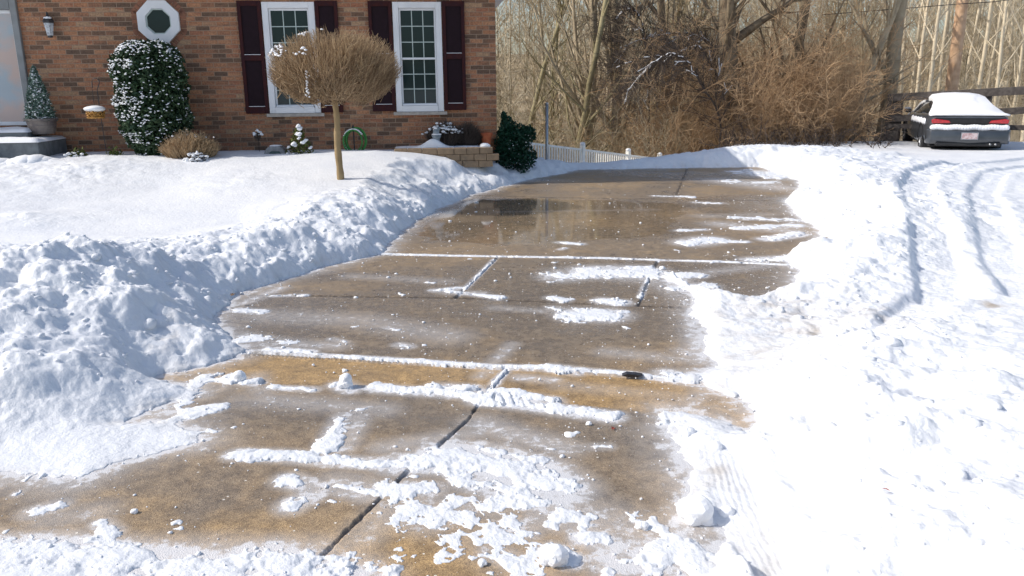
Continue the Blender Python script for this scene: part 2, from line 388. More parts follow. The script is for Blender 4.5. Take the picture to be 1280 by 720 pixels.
def litter_mat():
    m = D.materials.new('leaf_litter'); m.use_nodes = True; t = m.node_tree; L = t.links; b = t.nodes['Principled BSDF']; N = t.nodes.new
    tc = N('ShaderNodeTexCoord')
    n = N('ShaderNodeTexNoise'); n.inputs['Scale'].default_value = 1.4; n.inputs['Detail'].default_value = 10; n.inputs['Roughness'].default_value = .75
    mp = N('ShaderNodeMapping'); mp.inputs['Scale'].default_value = (1, 1, .5); L.new(tc.outputs['Object'], mp.inputs[0]); L.new(mp.outputs[0], n.inputs['Vector'])
    r = N('ShaderNodeValToRGB'); e = r.color_ramp.elements
    e[0].position = .32; e[0].color = (.14, .10, .055, 1); e[1].position = .70; e[1].color = (.50, .42, .29, 1)
    x = e.new(.5); x.color = (.33, .25, .15, 1)
    L.new(n.outputs[0], r.inputs[0])
    at = N('ShaderNodeAttribute'); at.attribute_name = 'snowy'
    n2 = N('ShaderNodeTexNoise'); n2.inputs['Scale'].default_value = .9; n2.inputs['Detail'].default_value = 8; L.new(tc.outputs['Object'], n2.inputs['Vector'])
    a = N('ShaderNodeMath'); a.operation = 'ADD'; L.new(n2.outputs[0], a.inputs[0]); L.new(at.outputs['Fac'], a.inputs[1])
    mr = N('ShaderNodeMapRange'); mr.inputs['From Min'].default_value = .68; mr.inputs['From Max'].default_value = .76; L.new(a.outputs[0], mr.inputs[0])
    mx = N('ShaderNodeMix'); mx.data_type = 'RGBA'; L.new(mr.outputs[0], mx.inputs[0]); L.new(r.outputs[0], mx.inputs[6]); mx.inputs[7].default_value = (.8, .81, .84, 1)
    L.new(mx.outputs[2], b.inputs['Base Color']); b.inputs['Roughness'].default_value = .9
    q = N('ShaderNodeBump'); q.inputs['Distance'].default_value = .15; q.inputs['Strength'].default_value = .6; L.new(n.outputs[0], q.inputs['Height']); L.new(q.outputs[0], b.inputs['Normal'])
    return m
M['litter'] = litter_mat()

# ------------------------------------------------------------------ terrain
g = lambda L_: [tuple(P(x, y, z)[:2]) for x, y, z in L_]
def pts2(L_): return [tuple(P(x, y)[:2]) for x, y in L_]
CTRL = []   # x, y, z, roughness
for px, py, z, r in [
    # lawn left
    (-120,300,.22,.05),(0,300,.18,.05),(60,262,.24,.1),(150,285,.18,.08),(200,235,.31,.1),(250,262,.23,.05),(0,215,.47,.4),(100,214,.48,.5),(200,205,.51,.25),
    (0,193,.57,.3),(100,192,.57,.2),(300,188,.56,.05),(425,217,.44,.03),(300,228,.38,.35),(350,245,.30,.15),(30,272,.25,.4),(400,235,.34,.2),(480,190,.55,.0),(440,232,.36,.1),
    (-200,215,.45,.2),(-300,300,.22,.2),(560,208,.42,.2),(300,278,.18,.1),(220,292,.16,.1),
    # bank along the driveway
    (100,322,.45,1),(40,338,.36,1),(170,345,.31,1),(235,355,.19,1),(-80,345,.42,1),(0,400,.32,.9),(100,395,.28,.9),(170,400,.20,1),(90,455,.2,.7),(0,470,.2,.8),
    (215,420,.10,1),(60,525,.045,.5),(160,510,.025,.4),(100,570,.008,.2),(0,560,.012,.2),(200,465,.035,.5),(-100,480,.18,.6),(-100,600,.01,.2),(120,480,.10,.7),(-200,400,.4,.8),
    (275,335,.13,1),(330,312,.15,1),(375,294,.20,1),(420,275,.24,1),(455,258,.29,1),(500,246,.26,1),(545,230,.28,1),(740,207,.02,.4),
    # back bank
    (790,203,.02,.5),(850,197,.06,.6),(905,191,.10,.7),(950,188,.13,.8),
    # right banks
    (1000,194,.20,1),(1040,215,.33,1),(1060,240,.34,1),(1090,265,.33,1),(1120,290,.24,.9),(1060,300,.22,1),(1060,330,.14,.9),(1100,340,.14,.7),(1160,240,.20,.4),
    (1120,190,.0,.2),(1060,192,.25,.8),(1200,205,.0,.2),(1280,205,.0,.2),(1150,205,.06,.5),
    (1240,240,.14,.25),(1280,300,.18,.3),(1200,330,.12,.35),(1230,390,.12,.35),(1120,390,.08,.5),(1010,400,.035,.6),(940,400,.03,.5),(1000,440,.04,.6),(930,450,.025,.2),
    (1150,440,.24,.8),(1090,445,.14,1),(1210,440,.30,.4),(1280,430,.22,.5),(1180,520,.30,.8),(1280,600,.32,.6),(1090,600,.20,.9),(1040,520,.12,1),(1000,560,.09,.9),
    (960,540,.05,.5),(1060,700,.18,.9),(1280,720,.42,.2),(1000,640,.09,.3),(960,600,.045,.2),(930,650,.05,.4),(1400,500,.4,.4),(1400,300,.2,.4),(1450,700,.4,.3),
]:
    p = P(px, py, z); CTRL.append((p.x, p.y, z, r))
for q in [(6,4,.35,.3),(8,8,.25,.3),(10,14,.1,.2),(14,17,-.05,.1),(8,17.5,-.05,.2),(11.5,20,-.16,.05),(12,21.5,-.18,.0),(16,22,-.15,.1),(10,20,-.16,.05),(9,18.5,-.1,.1),(8,21,-.12,.1),(15,24,-.15,0),(10,24,-.15,0),(-8,6,.35,.1),(-9,9,.45,.1),(-3,2,.2,.4),(2.5,1.5,.3,.3),(-5,2,.3,.3),(0,1,.0,.1),(6.5,18.5,.12,.3),(3.5,18.5,-.15,.2),(1,18.5,-.25,.2)]:
    CTRL.append(q)
for px, py, Yd in [(470,188,12.75),(500,190,12.8),(530,194,12.85),(560,200,12.88),(600,205,12.92),(0,191,12.9),(120,190,13.1),(300,188,13.35),(420,187,13.5),(560,186,13.8)]:
    p = PD(px, py, Yd); CTRL.append((p.x, p.y, p.z, .1))
for px, py, Yd in [(568,214,12.0),(596,209,12.6),(618,205,13.15),(640,203,13.8),(664,206,14.7),(692,209,15.5)]:
    p = PD(px, py, Yd); CTRL.append((p.x, p.y, p.z, .9))
CT = np.array(CTRL)
def rbf_fit(X, f, lam=.02):
    d = np.hypot(X[:, None, 0]-X[None, :, 0], X[:, None, 1]-X[None, :, 1])
    n = len(X); A = np.zeros((n+1, n+1)); A[:n, :n] = -d + lam*np.eye(n)*-1; A[:n, n] = 1; A[n, :n] = 1
    return np.linalg.solve(A, np.append(f, 0))
WZ, WR = rbf_fit(CT[:, :2], CT[:, 2]), rbf_fit(CT[:, :2], CT[:, 3])
def rbf_eval(W, x, y):
    o = np.full(x.shape, W[-1])
    for (a, b), wt in zip(CT[:, :2], W[:-1]): o -= wt*np.hypot(x-a, y-b)
    return o
def far_z(x, y):
    s = sst(3.5, 7.5, x)*7.0                      # flat ground reaches further back on the right, by the parked car
    yy = y - s
    z = -.16*sst(4, 7, x)*(1-sst(24, 27, yy)) - 1.05*sst(17.0, 20.5, yy) - 2.6*sst(20, 32, yy)*(1-.35*sst(5, 14, x)) + 8.0*sst(38, 80, yy+.12*x) + 1.2*sst(80, 140, yy)
    return z + .5*fbm(x, y, 14, 3, 40)*sst(22, 40, yy)
CLEAR = pts2([(-60,586),(0,590),(60,592),(100,603),(150,580),(240,552),(215,528),(150,530),(190,508),(240,492),(200,470),(262,452),(300,437),(270,405),(282,385),(300,368),(350,350),(400,335),(475,317),(505,287),
    (545,262),(586,244),(618,236),(655,226),(690,219),(722,212.5),(760,211.5),(840,210),(950,208.5),(966,214),(1000,226),(1000,238),(985,252),(1005,275),(1030,294),(1025,312),(985,322),
    (1000,345),(1000,366),(955,377),(930,380),(880,362),(832,342),(835,352),(868,372),(862,392),(880,420),(885,442),(905,462),(870,470),(925,490),(950,505),(955,530),(935,548),(905,530),(880,520),(835,512),(838,540),(850,560),(848,600),(862,640),
    (905,672),(890,690),(880,725),(900,800),(900,1000),(-400,1000),(-400,600)])
RAD_N, COL_N = 1100, 1400
r_ = 1.75*np.exp(np.linspace(0, math.log(27/1.75), RAD_N)); th = np.radians(np.linspace(-62, 62, COL_N))
RR, TT = np.meshgrid(r_, th, indexing='ij'); GX = RR*np.sin(TT); GY = RR*np.cos(TT)
def house_side(x, y): return (y > 12.9+.105*(x+.25)) & (x < -.1)
# patches of snow left on the concrete: (pixel polyline, half width m, thickness m, strength)
PATCH = [
    ([(285,437),(340,438),(400,443),(450,447)], .018, .008, 1), ([(335,437),(385,440)], .05, .025, 1),([(440,446),(520,451),(610,457),(700,460),(780,466),(850,474)], .024, .012, 1.05), ([(835,468),(868,474)], .07, .035, 1), ([(690,459),(720,463)],.045,.02,.9),
    ([(288,474),(318,477)], .055, .035, .95), ([(340,484),(392,487)], .032, .018, .8), ([(425,480),(440,486)], .055, .04, 1), ([(470,484),(520,488),(580,492),(605,497)], .055, .035, 1.05), ([(545,484),(590,486)], .06, .04, 1),
    ([(600,500),(650,505),(700,512),(766,521)], .055, .03, 1.1), ([(632,462),(605,494)], .022, .012, 1), ([(620,490),(690,500)], .05, .03, 1),
    ([(295,568),(360,570),(420,576),(500,582)], .045, .025, .95), ([(500,580),(560,578),(600,585)], .085, .03, 1), ([(560,570),(620,580),(665,592),(690,612)], .13, .022, 1.15), ([(590,600),(650,620),(690,628)], .08, .016, .9),
    ([(600,560),(680,578)], .06, .02, .85), ([(430,520),(415,545),(405,562)], .045, .02, .75), ([(445,515),(460,510)], .03, .02, .7),
    ([(360,600),(400,612),(365,632)], .05, .02, .85), ([(425,608),(460,616)], .06, .015, .75), ([(500,640),(540,645)], .10, .012, .6), ([(480,610),(540,612)], .06,.015,.7),
    ([(690,645),(730,650)], .09, .018, .75), ([(735,672),(760,680)], .06, .03, 1), ([(690,690),(715,700)], .05, .03, .9), ([(780,700),(850,690),(890,712)], .11, .03, .95), ([(800,660),(870,660)], .08, .012, .6), ([(640,655),(660,665)], .05, .015, .7), ([(615,690),(640,700)], .05, .015, .65),
    ([(470,317),(560,319.5),(660,321),(760,322.5),(822,325),(900,327),(985,331)], .028, .012, 1.1),
    ([(742,340),(800,340)], .19, .018, 1.15), ([(700,346),(730,343)], .15, .010, .85),
    ([(755,376),(775,378)], .07, .02, 1.05), ([(722,393),(760,394)], .13, .02, 1.05), ([(690,385),(720,392)], .05, .012, .7), ([(560,364),(600,369),(625,372)], .04, .015, .95), ([(545,363),(575,360)], .05, .02, .8), ([(618,324),(580,362)], .018, .01, .9), ([(815,332),(800,372)], .018, .01, .8),
    ([(690,372),(705,375)], .05, .012, .8), ([(838,344),(872,344)], .08, .02, 1), ([(850,360),(880,358)], .10, .02, 1),
    ([(866,303),(886,300)], .17, .02, .95), ([(905,302),(930,302)], .06, .012, .8), ([(850,288),(880,287)], .06, .01, .8), ([(700,303),(725,305)], .05, .012, .9), ([(960,299),(1000,293)], .10, .03, 1), ([(700,312),(706,310)],.03,.01,.8),
    ([(930,285),(1000,282)], .12, .015, .8), ([(925,272),(990,276)], .12, .012, .65), ([(940,215),(975,220)], .35, .03, .9), ([(900,226),(960,228)], .2, .01, .6), ([(940,325),(1000,322)], .1, .02, .9), ([(820,245),(860,246)], .08, .008, .6), ([(870,253),(900,254)], .08, .01, .7),
    ([(300,388),(325,390)], .06, .015, .9), ([(305,420),(360,428)], .06, .008, .55), ([(340,370),(380,369)], .03, .01, .8), ([(480,409),(490,411)], .03, .012, .7),([(500,431),(510,433)],.04,.015,.8),([(415,424),(430,428)],.03,.01,.7),
    ([(30,600),(45,592)], .02, .008, .7), ([(45,640),(70,632)], .05, .012, .7), ([(125,655),(140,668)], .035, .015, .8), ([(20,618),(30,612)], .02,.01,.6),
    ([(-80,690),(0,693),(60,690),(120,698),(200,705),(260,712),(330,700),(370,716)], .10, .025, 1.15), ([(-80,730),(400,740)], .16, .03, 1.2), ([(300,705),(345,690)], .05,.02,.9),
    ([(560,640),(640,690),(700,740)], .12, .006, .35), ([(250,475),(220,500),(255,470)], .06, .012, .7), ([(215,525),(250,515),(270,510)], .05, .015, .8),([(200,545),(265,540)], .04, .012, .7),
    ([(850,530),(900,545),(930,560)], .07, .03, 1.1), ([(838,520),(880,528)], .06, .03, 1),
    ([(690,560),(760,558)], .03, .006, .55), ([(520,222),(740,213)], .01, .005, .3),
]
STRIPES = None
# frost only (very thin, in the concrete shader): (pixel polyline, width m, strength)
FROST = [
    ([(200,440),(100,560),(0,600)], .12, .6), ([(320,470),(330,500)], .1, .4), ([(330,500),(480,512)], .12, .45), ([(700,480),(900,500)], .1, .3), ([(440,345),(560,352)], .14, .35), ([(330,395),(450,400),(560,420)], .22, .42), ([(300,430),(420,432)], .12, .5), ([(520,610),(430,690)], .12, .4), ([(700,340),(820,350),(880,380)], .2, .5), ([(870,400),(880,450)], .14, .7), ([(760,440),(860,450)], .12, .4),
    ([(860,560),(900,600),(930,640)], .16, .95), ([(600,530),(700,560)], .13, .55), ([(300,500),(400,505)], .15, .30), ([(640,430),(600,470)], .07, .45), ([(650,470),(690,474)],.08,.6),
    ([(310,425),(380,430)], .12, .45), ([(620,385),(700,390)], .10, .4), ([(560,640),(640,620)], .14, .5), ([(420,600),(620,640)], .12, .45), ([(700,640),(860,680)], .2, .55), ([(860,640),(850,720)], .12, .7),
    ([(900,280),(1000,290)], .25, .55), ([(880,270),(960,268)], .2, .35), ([(900,225),(980,235)], .5, .55), ([(690,345),(800,345)], .16, .55), ([(840,345),(980,330)], .14, .45), ([(880,450),(860,440)], .12, .6), ([(880,490),(840,520)], .1, .5),
    ([(560,365),(600,367)], .09, .6), ([(300,380),(350,360)], .1, .6), ([(260,470),(200,520)], .12, .65), ([(250,430),(300,420)], .12, .6), ([(120,640),(60,650)], .12, .4), ([(200,690),(400,690)], .12, .6), ([(480,560),(600,540)], .1, .5),
    ([(640,560),(540,560)], .12, .5),([(430,560),(450,520)], .08, .55),([(620,265),(820,262)], .1, .25),
]
TRACKS = [  # ruts pressed into the snow on the right: (pixel polyline, half width, depth)
    ([(1180,395),(1168,350),(1150,305),(1138,268),(1150,240),(1195,214),(1240,202),(1300,190)], .18, .05),
    ([(1290,400),(1250,350),(1232,300),(1222,262),(1240,235),(1300,212)], .16, .03),
    ([(1095,470),(1130,430),(1160,400)], .14, .03),
]
def surface(x, y, detail=True):
    z = rbf_eval(WZ, x, y); rg = np.clip(rbf_eval(WR, x, y)*1.1-.1, 0, 1)
    z = np.clip(z, -.3, .75)
    if detail:
        z = z + .012*fbm(x, y, 1.1, 3, 1)
        z += rg*(.085*(worley(x, y, .52, 3)-.45) + .05*(worley(x, y, .25, 4)-.45) + .028*(worley(x, y, .11, 5)-.45) + .014*(worley(x, y, .05, 6)-.4) + .07*fbm(x, y, .3, 5, 9, .6) + .035*fbm(x, y, .09, 4, 33, .65) + .012*worley(x, y, .03, 34))
        z += .006*fbm(x, y, .12, 3, 30)
        for tr, hw, dp in TRACKS:
            p = pts2(tr); d = line_dist(x, y, p)+.03*fbm(x, y, .25, 3, 50)
            z -= dp*(1-sst(hw*.75, hw*1.25, d)); z += dp*.3*np.exp(-((d-hw*1.5)/.07)**2)*(1+2*fbm(x, y, .5, 3, 51))
            tread = np.sin((x*.4+y)*2*math.pi/.06)
            z += (1-sst(hw*.6, hw, d))*.004*tread
        # straight tyre track melted beside the driveway, bottom right
        p = pts2([(905,575),(925,640),(955,700),(985,760)]); d = line_dist(x, y, p)
        k = 1-sst(.075, .115, d); z = z*(1-k)+k*(.020+.0014*np.cos(d*2*math.pi/.026+3*fbm(x,y,.1,2,52))+.008*fbm(x,y,.2,3,53)); z += .022*np.exp(-((d-.14)/.04)**2)*(1+2*fbm(x,y,.2,3,54))
    wfar = sst(16.8, 19.0, y - sst(3.5, 7.5, x)*7.0)
    fz = far_z(x, y)
    # the bank at the back keeps its crest
    z = z*(1-wfar) + fz*wfar
    return z, rg
cd_raw = poly_sd(GX, GY, CLEAR)
cd = cd_raw + .20*fbm(GX, GY, .45, 5, 21, .6) + .05*fbm(GX, GY, .06, 3, 22)
gz, rg = surface(GX, GY)
steep = (.14 + .85*sst(0, .45, gz))*(1+1.2*fbm(GX, GY, .6, 3, 24))
edge = np.clip(.5*sst(-.01, 1, cd/steep)**.8 + .5*np.clip(cd/steep, 0, 1)**.7, 0, 1)
clod = (worley(GX, GY, .33, 13)-.45)*.10 + (worley(GX, GY, .16, 14)-.45)*.055 + .10*fbm(GX, GY, .22, 4, 19, .6)
yyg = GY - sst(3.5, 7.5, GX)*7.0
flr = (yyg > 17.0) | (cd_raw > 1.2)
lowz = np.where(flr, gz, np.maximum(gz, .012))
gz = np.where(cd > 0, np.where(yyg > 17.0, lowz, .0005 + np.maximum(lowz*edge + rg*clod*np.clip(cd/.12, 0, 1)*sst(.02, .2, gz), np.where(flr, -1, .001+.007*sst(0, .12, cd)))), -.05)
inb = (cd_raw < 1.0)
cov = np.zeros(GX.shape); th_ = np.zeros(GX.shape); frost = np.zeros(GX.shape)
nz1 = fbm(GX, GY, .16, 5, 60, .62); nz2 = fbm(GX, GY, .04, 3, 61, .6)
near = (cd_raw < .3)
idx = np.where(near)
nx, ny = GX[idx], GY[idx]; nn = nz1[idx]; n2 = nz2[idx]
hz = np.full(nx.shape, -.05); fr = np.zeros(nx.shape)
for pl, hw, tk, st in PATCH:
    d = line_dist(nx, ny, pts2(pl)); c = st*(1.35 - d/hw) + 3.0*nn + .9*n2 - .42
    k = sst(0, .8, c); hz = np.maximum(hz, np.where(c > 0, .001 + .42*tk*k*(.35+1.3*(nn+.5)) + .005*n2*k, -.05))
    fr = np.maximum(fr, .75*st*np.exp(-(np.maximum(d-hw*.6, 0)/(hw*.9+.01))**2))
for pl, hw, st in FROST:
    d = line_dist(nx, ny, pts2(pl)); fr = np.maximum(fr, st*np.exp(-(d/hw)**2))
fr = np.maximum(fr, .85*np.exp(-np.maximum(-cd[idx], 0)/.12))
# scattered little crusts
sc = fbm(nx, ny, .22, 4, 77, .7); c = (sc-.29)*8 - .6*(ny > 8)
hz = np.maximum(hz, np.where(c > 0, .001+.008*sst(0, 1, c), -.05))
# the tread print pressed through the strip in the middle
tp = np.array(pts2([(632,500),(668,508)])); dt = line_dist(nx, ny, [tuple(a) for a in tp])
tread = np.sin(nx*2*math.pi/.05 + ny*18)
hz = np.where((dt < .07) & (tread > .35) & (hz > 0), np.minimum(hz, .002), hz)
gzn = gz[idx]; gz[idx] = np.maximum(gzn, hz)
dirt = np.zeros(GX.shape)
for (px, py, rad, s_) in [(1012,420,.09,.9),(1235,404,.07,.8),(985,400,.45,.5),(940,440,.35,.4),(900,400,.3,.35),(900,470,.2,.35),(1090,410,.35,.4),(1150,380,.3,.16),(890,580,.12,.5),(915,600,.12,.42),(950,670,.12,.4),(975,715,.12,.4),(215,435,.18,.35),(1050,400,.35,.2)]:
    p = P(px, py, .05); dirt = np.maximum(dirt, s_*np.exp(-((GX-p.x)**2+((GY-p.y)/1.6)**2)/rad**2))
dirt = np.maximum(dirt, .30*np.exp(-np.abs(cd-.02)/.05)*(gz > 0))
# woods: snow thins out beyond the bank
yy = GY - sst(3.5, 7.5, GX)*7.0
dirt = np.maximum(dirt, sst(19.5, 24, yy+2*fbm(GX, GY, 2, 4, 80))*.9)
ii = np.arange(RAD_N*COL_N).reshape(RAD_N, COL_N)
quads = np.stack([ii[:-1, :-1], ii[:-1, 1:], ii[1:, 1:], ii[1:, :-1]], -1).reshape(-1, 4)[:, ::-1]
def compact(V, Q, A):
    u, inv = np.unique(Q, return_inverse=True); return V[u], inv.reshape(Q.shape), {k: a[u] for k, a in A.items()}
V = np.stack([GX, GY, gz], -1).reshape(-1, 3)
vis = (gz.ravel() > -.04) | (cd_raw.ravel() > 1.0)
keep = vis[quads].any(1)
Vs, Qs, As = compact(V, quads[keep], {'dirt': dirt.ravel()})
o = npmesh('snow', Vs, Qs, M['snow'], None, As, True); tag(o, kind='structure')

# concrete driveway: slabs with sunken joints
JOINTS = [([(330,316),(482,318.7),(621,320.6),(822,324.4),(1000,331)], .011), ([(200,363),(335,369),(575,372.5),(801,382.5),(900,386)], .013), ([(180,434),(325,441),(610,457.5),(690,460),(870,474),(990,482)], .012),
          ([(622,322),(570,372)], .010), ([(823,325),(798,382)], .010), ([(633,459),(603,497)], .010), ([(604,497),(585,525),(500,598),(385,712),(330,780)], .005), ([(860,208),(845,245),(800,245)], .004), ([(545,243),(700,247),(900,250),(1010,252)], .010),
          ([(600,229),(760,228),(1010,233)],.009)]
jd = np.full(nx.shape, 1e9); 
for pl, jw in JOINTS:
    jd = np.minimum(jd, line_dist(nx, ny, pts2(pl)) - jw)
jd = jd + .018*n2 + .016*nn
jw_ = .0016*np.hypot(nx, ny)-.003
joint = np.clip(1-sst(-.001, .004+jw_, jd), 0, 1)
cz = -.014*(1-sst(-.002, .006, jd))
sdg = poly_sd(nx, ny, pts2([(120,452),(325,443),(610,459),(690,462),(870,476),(1000,490),(990,545),(860,520),(700,503),(600,489),(470,481),(330,480),(200,475)]))
gold = 1-sst(-.03, .05, sdg+.06*nn)
cz -= .012*np.exp(-(sdg/.18)**2)*(sdg < 0)
gold = np.maximum(gold, .75*(1-sst(2.4, 3.1, ny))*(nx < .6)); gold = np.maximum(gold, .35*sst(11, 16, ny))
gold = np.clip(gold + .9*nn, 0, 1)
wet = .45 + 2.0*fbm(nx, ny, .9, 5, 90, .6)
wet = wet + .55*(sdg > 0)*sst(4.3, 4.8, ny)*(1-sst(6.6, 7.6, ny)) - .6*gold
for pl, hw in [([(300,510),(420,520),(560,525)], .28),([(560,235),(640,255),(560,295)], .5),([(640,600),(760,620)], .2)]:
    wet = np.maximum(wet, 1.0*np.exp(-(line_dist(nx, ny, pts2(pl))/hw)**2))
wet = np.clip(wet, 0, 1)
pn = fbm(nx, ny, .8, 5, 95, .6)
pdl = poly_sd(nx, ny, pts2([(540,262),(560,246),(640,248),(760,250),(850,256),(865,272),(840,284),(800,300),(700,304),(620,304),(540,300),(520,292),(545,278)]))
pud = 1-sst(-.12, .12, pdl + 1.1*pn)
pud = np.maximum(pud, .75*(1-sst(-.1, .15, poly_sd(nx, ny, pts2([(850,245),(960,250),(990,262),(900,275),(850,262)])) + 1.3*pn)))
pud = np.maximum(pud, .5*(1-sst(-.1, .15, poly_sd(nx, ny, pts2([(760,214),(960,216),(980,224),(800,222)])) + 1.3*pn)))
full = lambda a: (lambda o_: (o_.__setitem__(idx, a), o_)[1])(np.zeros(GX.shape))
CZ = full(cz); Vc = np.stack([GX, GY, CZ], -1).reshape(-1, 3)
kc = near.ravel()[quads].all(1)
Vc, Qc, Ac = compact(Vc, quads[kc], {k: full(a).ravel() for k, a in dict(frost=np.clip(fr, 0, 1), wet=wet, gold=gold, puddle=pud, joint=joint).items()})
tag(npmesh('driveway', Vc, Qc, M['concrete'], None, Ac, True), kind='structure')

# ground sheet to the horizon
ang = np.radians(np.linspace(0, 360, 241)[:-1]); rad = np.concatenate([[.3], 1.0*np.exp(np.linspace(0, math.log(400), 120))])
RA, AN = np.meshgrid(rad, ang, indexing='ij'); hx, hy = RA*np.sin(AN), RA*np.cos(AN)
hz2 = np.where((RA < 16), np.where(hy < .5, .12, .28)*(np.abs(hx) > 1.5), 0) + far_z(hx, hy)
inside = (np.abs(((np.degrees(AN)+180) % 360)-180) < 62.5) & (RA < 26.8)
hz2 = np.where(inside, np.minimum(hz2, 0)-.35, hz2)
hz2 = np.where((hx < -1) & ~inside, np.maximum(hz2, np.minimum(.3, .04*hy)), hz2)
sn = np.where(hy - sst(3.5, 7.5, hx)*7 < 24, .6, -.02 + .05*sst(50, 30, hy)); sn = np.where(hx > 22, sn+.05, sn)
i2 = np.arange(RA.size).reshape(RA.shape); nxt = np.roll(i2, -1, 1)
q2 = np.stack([i2[:-1], nxt[:-1], nxt[1:], i2[1:]], -1).reshape(-1, 4)[:, ::-1]
tag(npmesh('hillside_ground', np.stack([hx, hy, hz2], -1).reshape(-1, 3), q2, M['litter'], None, {'snowy': sn.ravel()}, True), kind='structure')
def ground_at(x, y):
    a, b = np.array([float(x)]), np.array([float(y)]); z, _ = surface(a, b, False); return float(z[0])
# crumbs of ice scattered over the concrete: uncountable
def lumps(name, X, Y, Z, Rr, mat_, seed=3):
    q = np.random.default_rng(seed); Vi, Fi = ico(1); n = len(X)
    J = 1+q.uniform(-.28, .28, (n, len(Vi))); W = Vi[None]*J[..., None]*Rr[:, None, None]*np.stack([q.uniform(.7, 1.4, n), q.uniform(.7, 1.4, n), q.uniform(.45, .9, n)], -1)[:, None]
    W += np.stack([X, Y, Z], -1)[:, None]
    Fa = (Fi[None]+(np.arange(n)*len(Vi))[:, None, None]).reshape(-1, 3)
    return npmesh(name, W.reshape(-1, 3), Fa, mat_, None, None, False)
m_ = (cd[idx] < .02) & (np.hypot(nx, ny) < 14)
dens = np.exp(np.minimum(cd[idx], 0)/.25)*.5 + np.clip(fr, 0, 1)*.6 + .08 + np.where(sc > .1, .3, 0)
area = np.hypot(nx, ny)**2
prob = np.where(m_, dens*np.minimum(area, 22), 0); prob /= prob.sum()
pick = rng.choice(len(nx), 4200, p=prob)
cr = np.clip(.0024*rng.lognormal(0, .7, 4200), .0012, .016)*np.clip(np.hypot(nx[pick], ny[pick])/5, .8, 1.4)
tag(lumps('ice_crumbs', nx[pick]+rng.normal(0, .01, 4200), ny[pick]+rng.normal(0, .01, 4200), np.maximum(0, hz[pick])+cr*.3, cr, M['snow_small']), 'fine white ice crumbs scattered over the wet brown concrete', 'ice crumbs', kind='stuff')
# bigger clods lying on the banks
m2 = (cd_raw > .05) & (rg > .45) & (RR < 13) & (gz > 0)
wts = np.where(m2, rg*RR**2, 0).ravel(); wts /= wts.sum(); pk = rng.choice(wts.size, 1500, p=wts)
cr = np.clip(.012*rng.lognormal(0, .55, 1500), .006, .045)
tag(lumps('snow_clods', GX.ravel()[pk], GY.ravel()[pk], gz.ravel()[pk]-cr*.15, cr, M['snow'], 5), 'loose crumbly clods of snow strewn over the shovelled banks', 'snow clods', kind='stuff')

def snow_chunk(px, py, size, label, seed, flat=.75):
    p = P(px, py, 0); mb = MB(); mb.blob((0, 0, size*flat*.75), (size, size*.85, size*flat), .16, 3, seed)
    for k in range(5):
        a = seed*1.7+k*1.3; mb.blob((math.cos(a)*size*.6, math.sin(a)*size*.5, size*flat*(.3+.5*((k*37) % 10)/10)), size*.5, .25, 2, seed*10+k)
    o = mb.build('snow_chunk', M['snow_small'], None, smooth=False); o.location = (p.x, p.y, 0); return tag(o, label, 'snow chunk', 'loose chunks of snow beside the driveway')
snow_chunk(868, 648, .068, 'largest white snow chunk at the right edge of the concrete, beside the tyre track', 1)
snow_chunk(692, 702, .05, 'round snow chunk on the concrete at the bottom centre with a blue shadow', 2)
snow_chunk(803, 660, .022, 'small round snow lump on brown concrete left of the largest chunk', 3)
snow_chunk(603, 706, .016, 'small snow crumb at the bottom edge, left of the round chunk', 4)
snow_chunk(878, 553, .035, 'snow chunk against the dark gap below the golden concrete patch, left of the pair', 5)
snow_chunk(893, 565, .038, 'squarish snow chunk below the golden concrete patch, right of the pair', 6)
snow_chunk(858, 545, .035, 'snow chunk at the upper left of the broken clump by the golden patch', 7)
snow_chunk(935, 545, .022, 'small snow lump at the right tip of the golden concrete patch', 8)
snow_chunk(908, 645, .03, 'small snow chunk tucked to the right of the largest chunk', 9)
snow_chunk(300, 476, .04, 'pointed snow chunk on the golden strip near the left snow bank', 10, .9)
snow_chunk(432, 484, .04, 'peaked snow chunk on the golden strip, left end of the long snow strip', 11, 1.1)
snow_chunk(168, 641, .014, 'tiny snow lump on the concrete at the lower left', 12)
snow_chunk(736, 531, .014, 'tiny snow lump on brown concrete below the tread print strip', 13)
def leaf(px, py, z, size, m, label, seed):
    p = P(px, py, z); mb = MB(); a = seed*1.1
    outline = [(1,0),(.5,.28),(.25,.7),(-.1,.35),(-.6,.5),(-.5,.1),(-1.2,0),(-.5,-.12),(-.6,-.45),(-.1,-.35),(.2,-.75),(.5,-.25)]
    V_ = [Vector((0, 0, .25*size))] + [Vector((x*size, y*size, (.1*math.sin(3*x+seed)+.12*abs(y))*size+.25*size)) for x, y in outline]
    V_ += [v - Vector((0, 0, .0012)) for v in V_]; n = len(outline)
    Fc = [(0, 1+i, 1+(i+1) % n) for i in range(n)] + [(n+1, n+2+(i+1) % n, n+2+i) for i in range(n)] + [(1+i, n+2+i, n+2+(i+1) % n, 1+(i+1) % n) for i in range(n)]
    mb.add(V_, Fc); o = mb.build('fallen_leaf', m); o.location = (p.x, p.y, z); o.rotation_euler = (.35, .1, a); tag(o, label, 'leaf')
leaf(766, 536, .004, .016, M['leaf_red'], 'small reddish brown fallen leaf lying on the wet concrete', 1)
leaf(1107, 612, .27, .012, M['leaf_red'], 'tiny red leaf fragment on the bright snow at the lower right', 2)
leaf(1036, 297, .04, .05, M['leaf_yellow'], 'yellow curled leaf at the snow edge on the right side of the driveway', 3)
leaf(582, 364, .03, .02, M['leaf_brown'], 'small dark brown leaf in the snow clump on the sidewalk joint', 4)
leaf(291, 369, .08, .03, M['leaf_brown'], 'brown leaf at the foot of the left snow bank beside the concrete', 5)
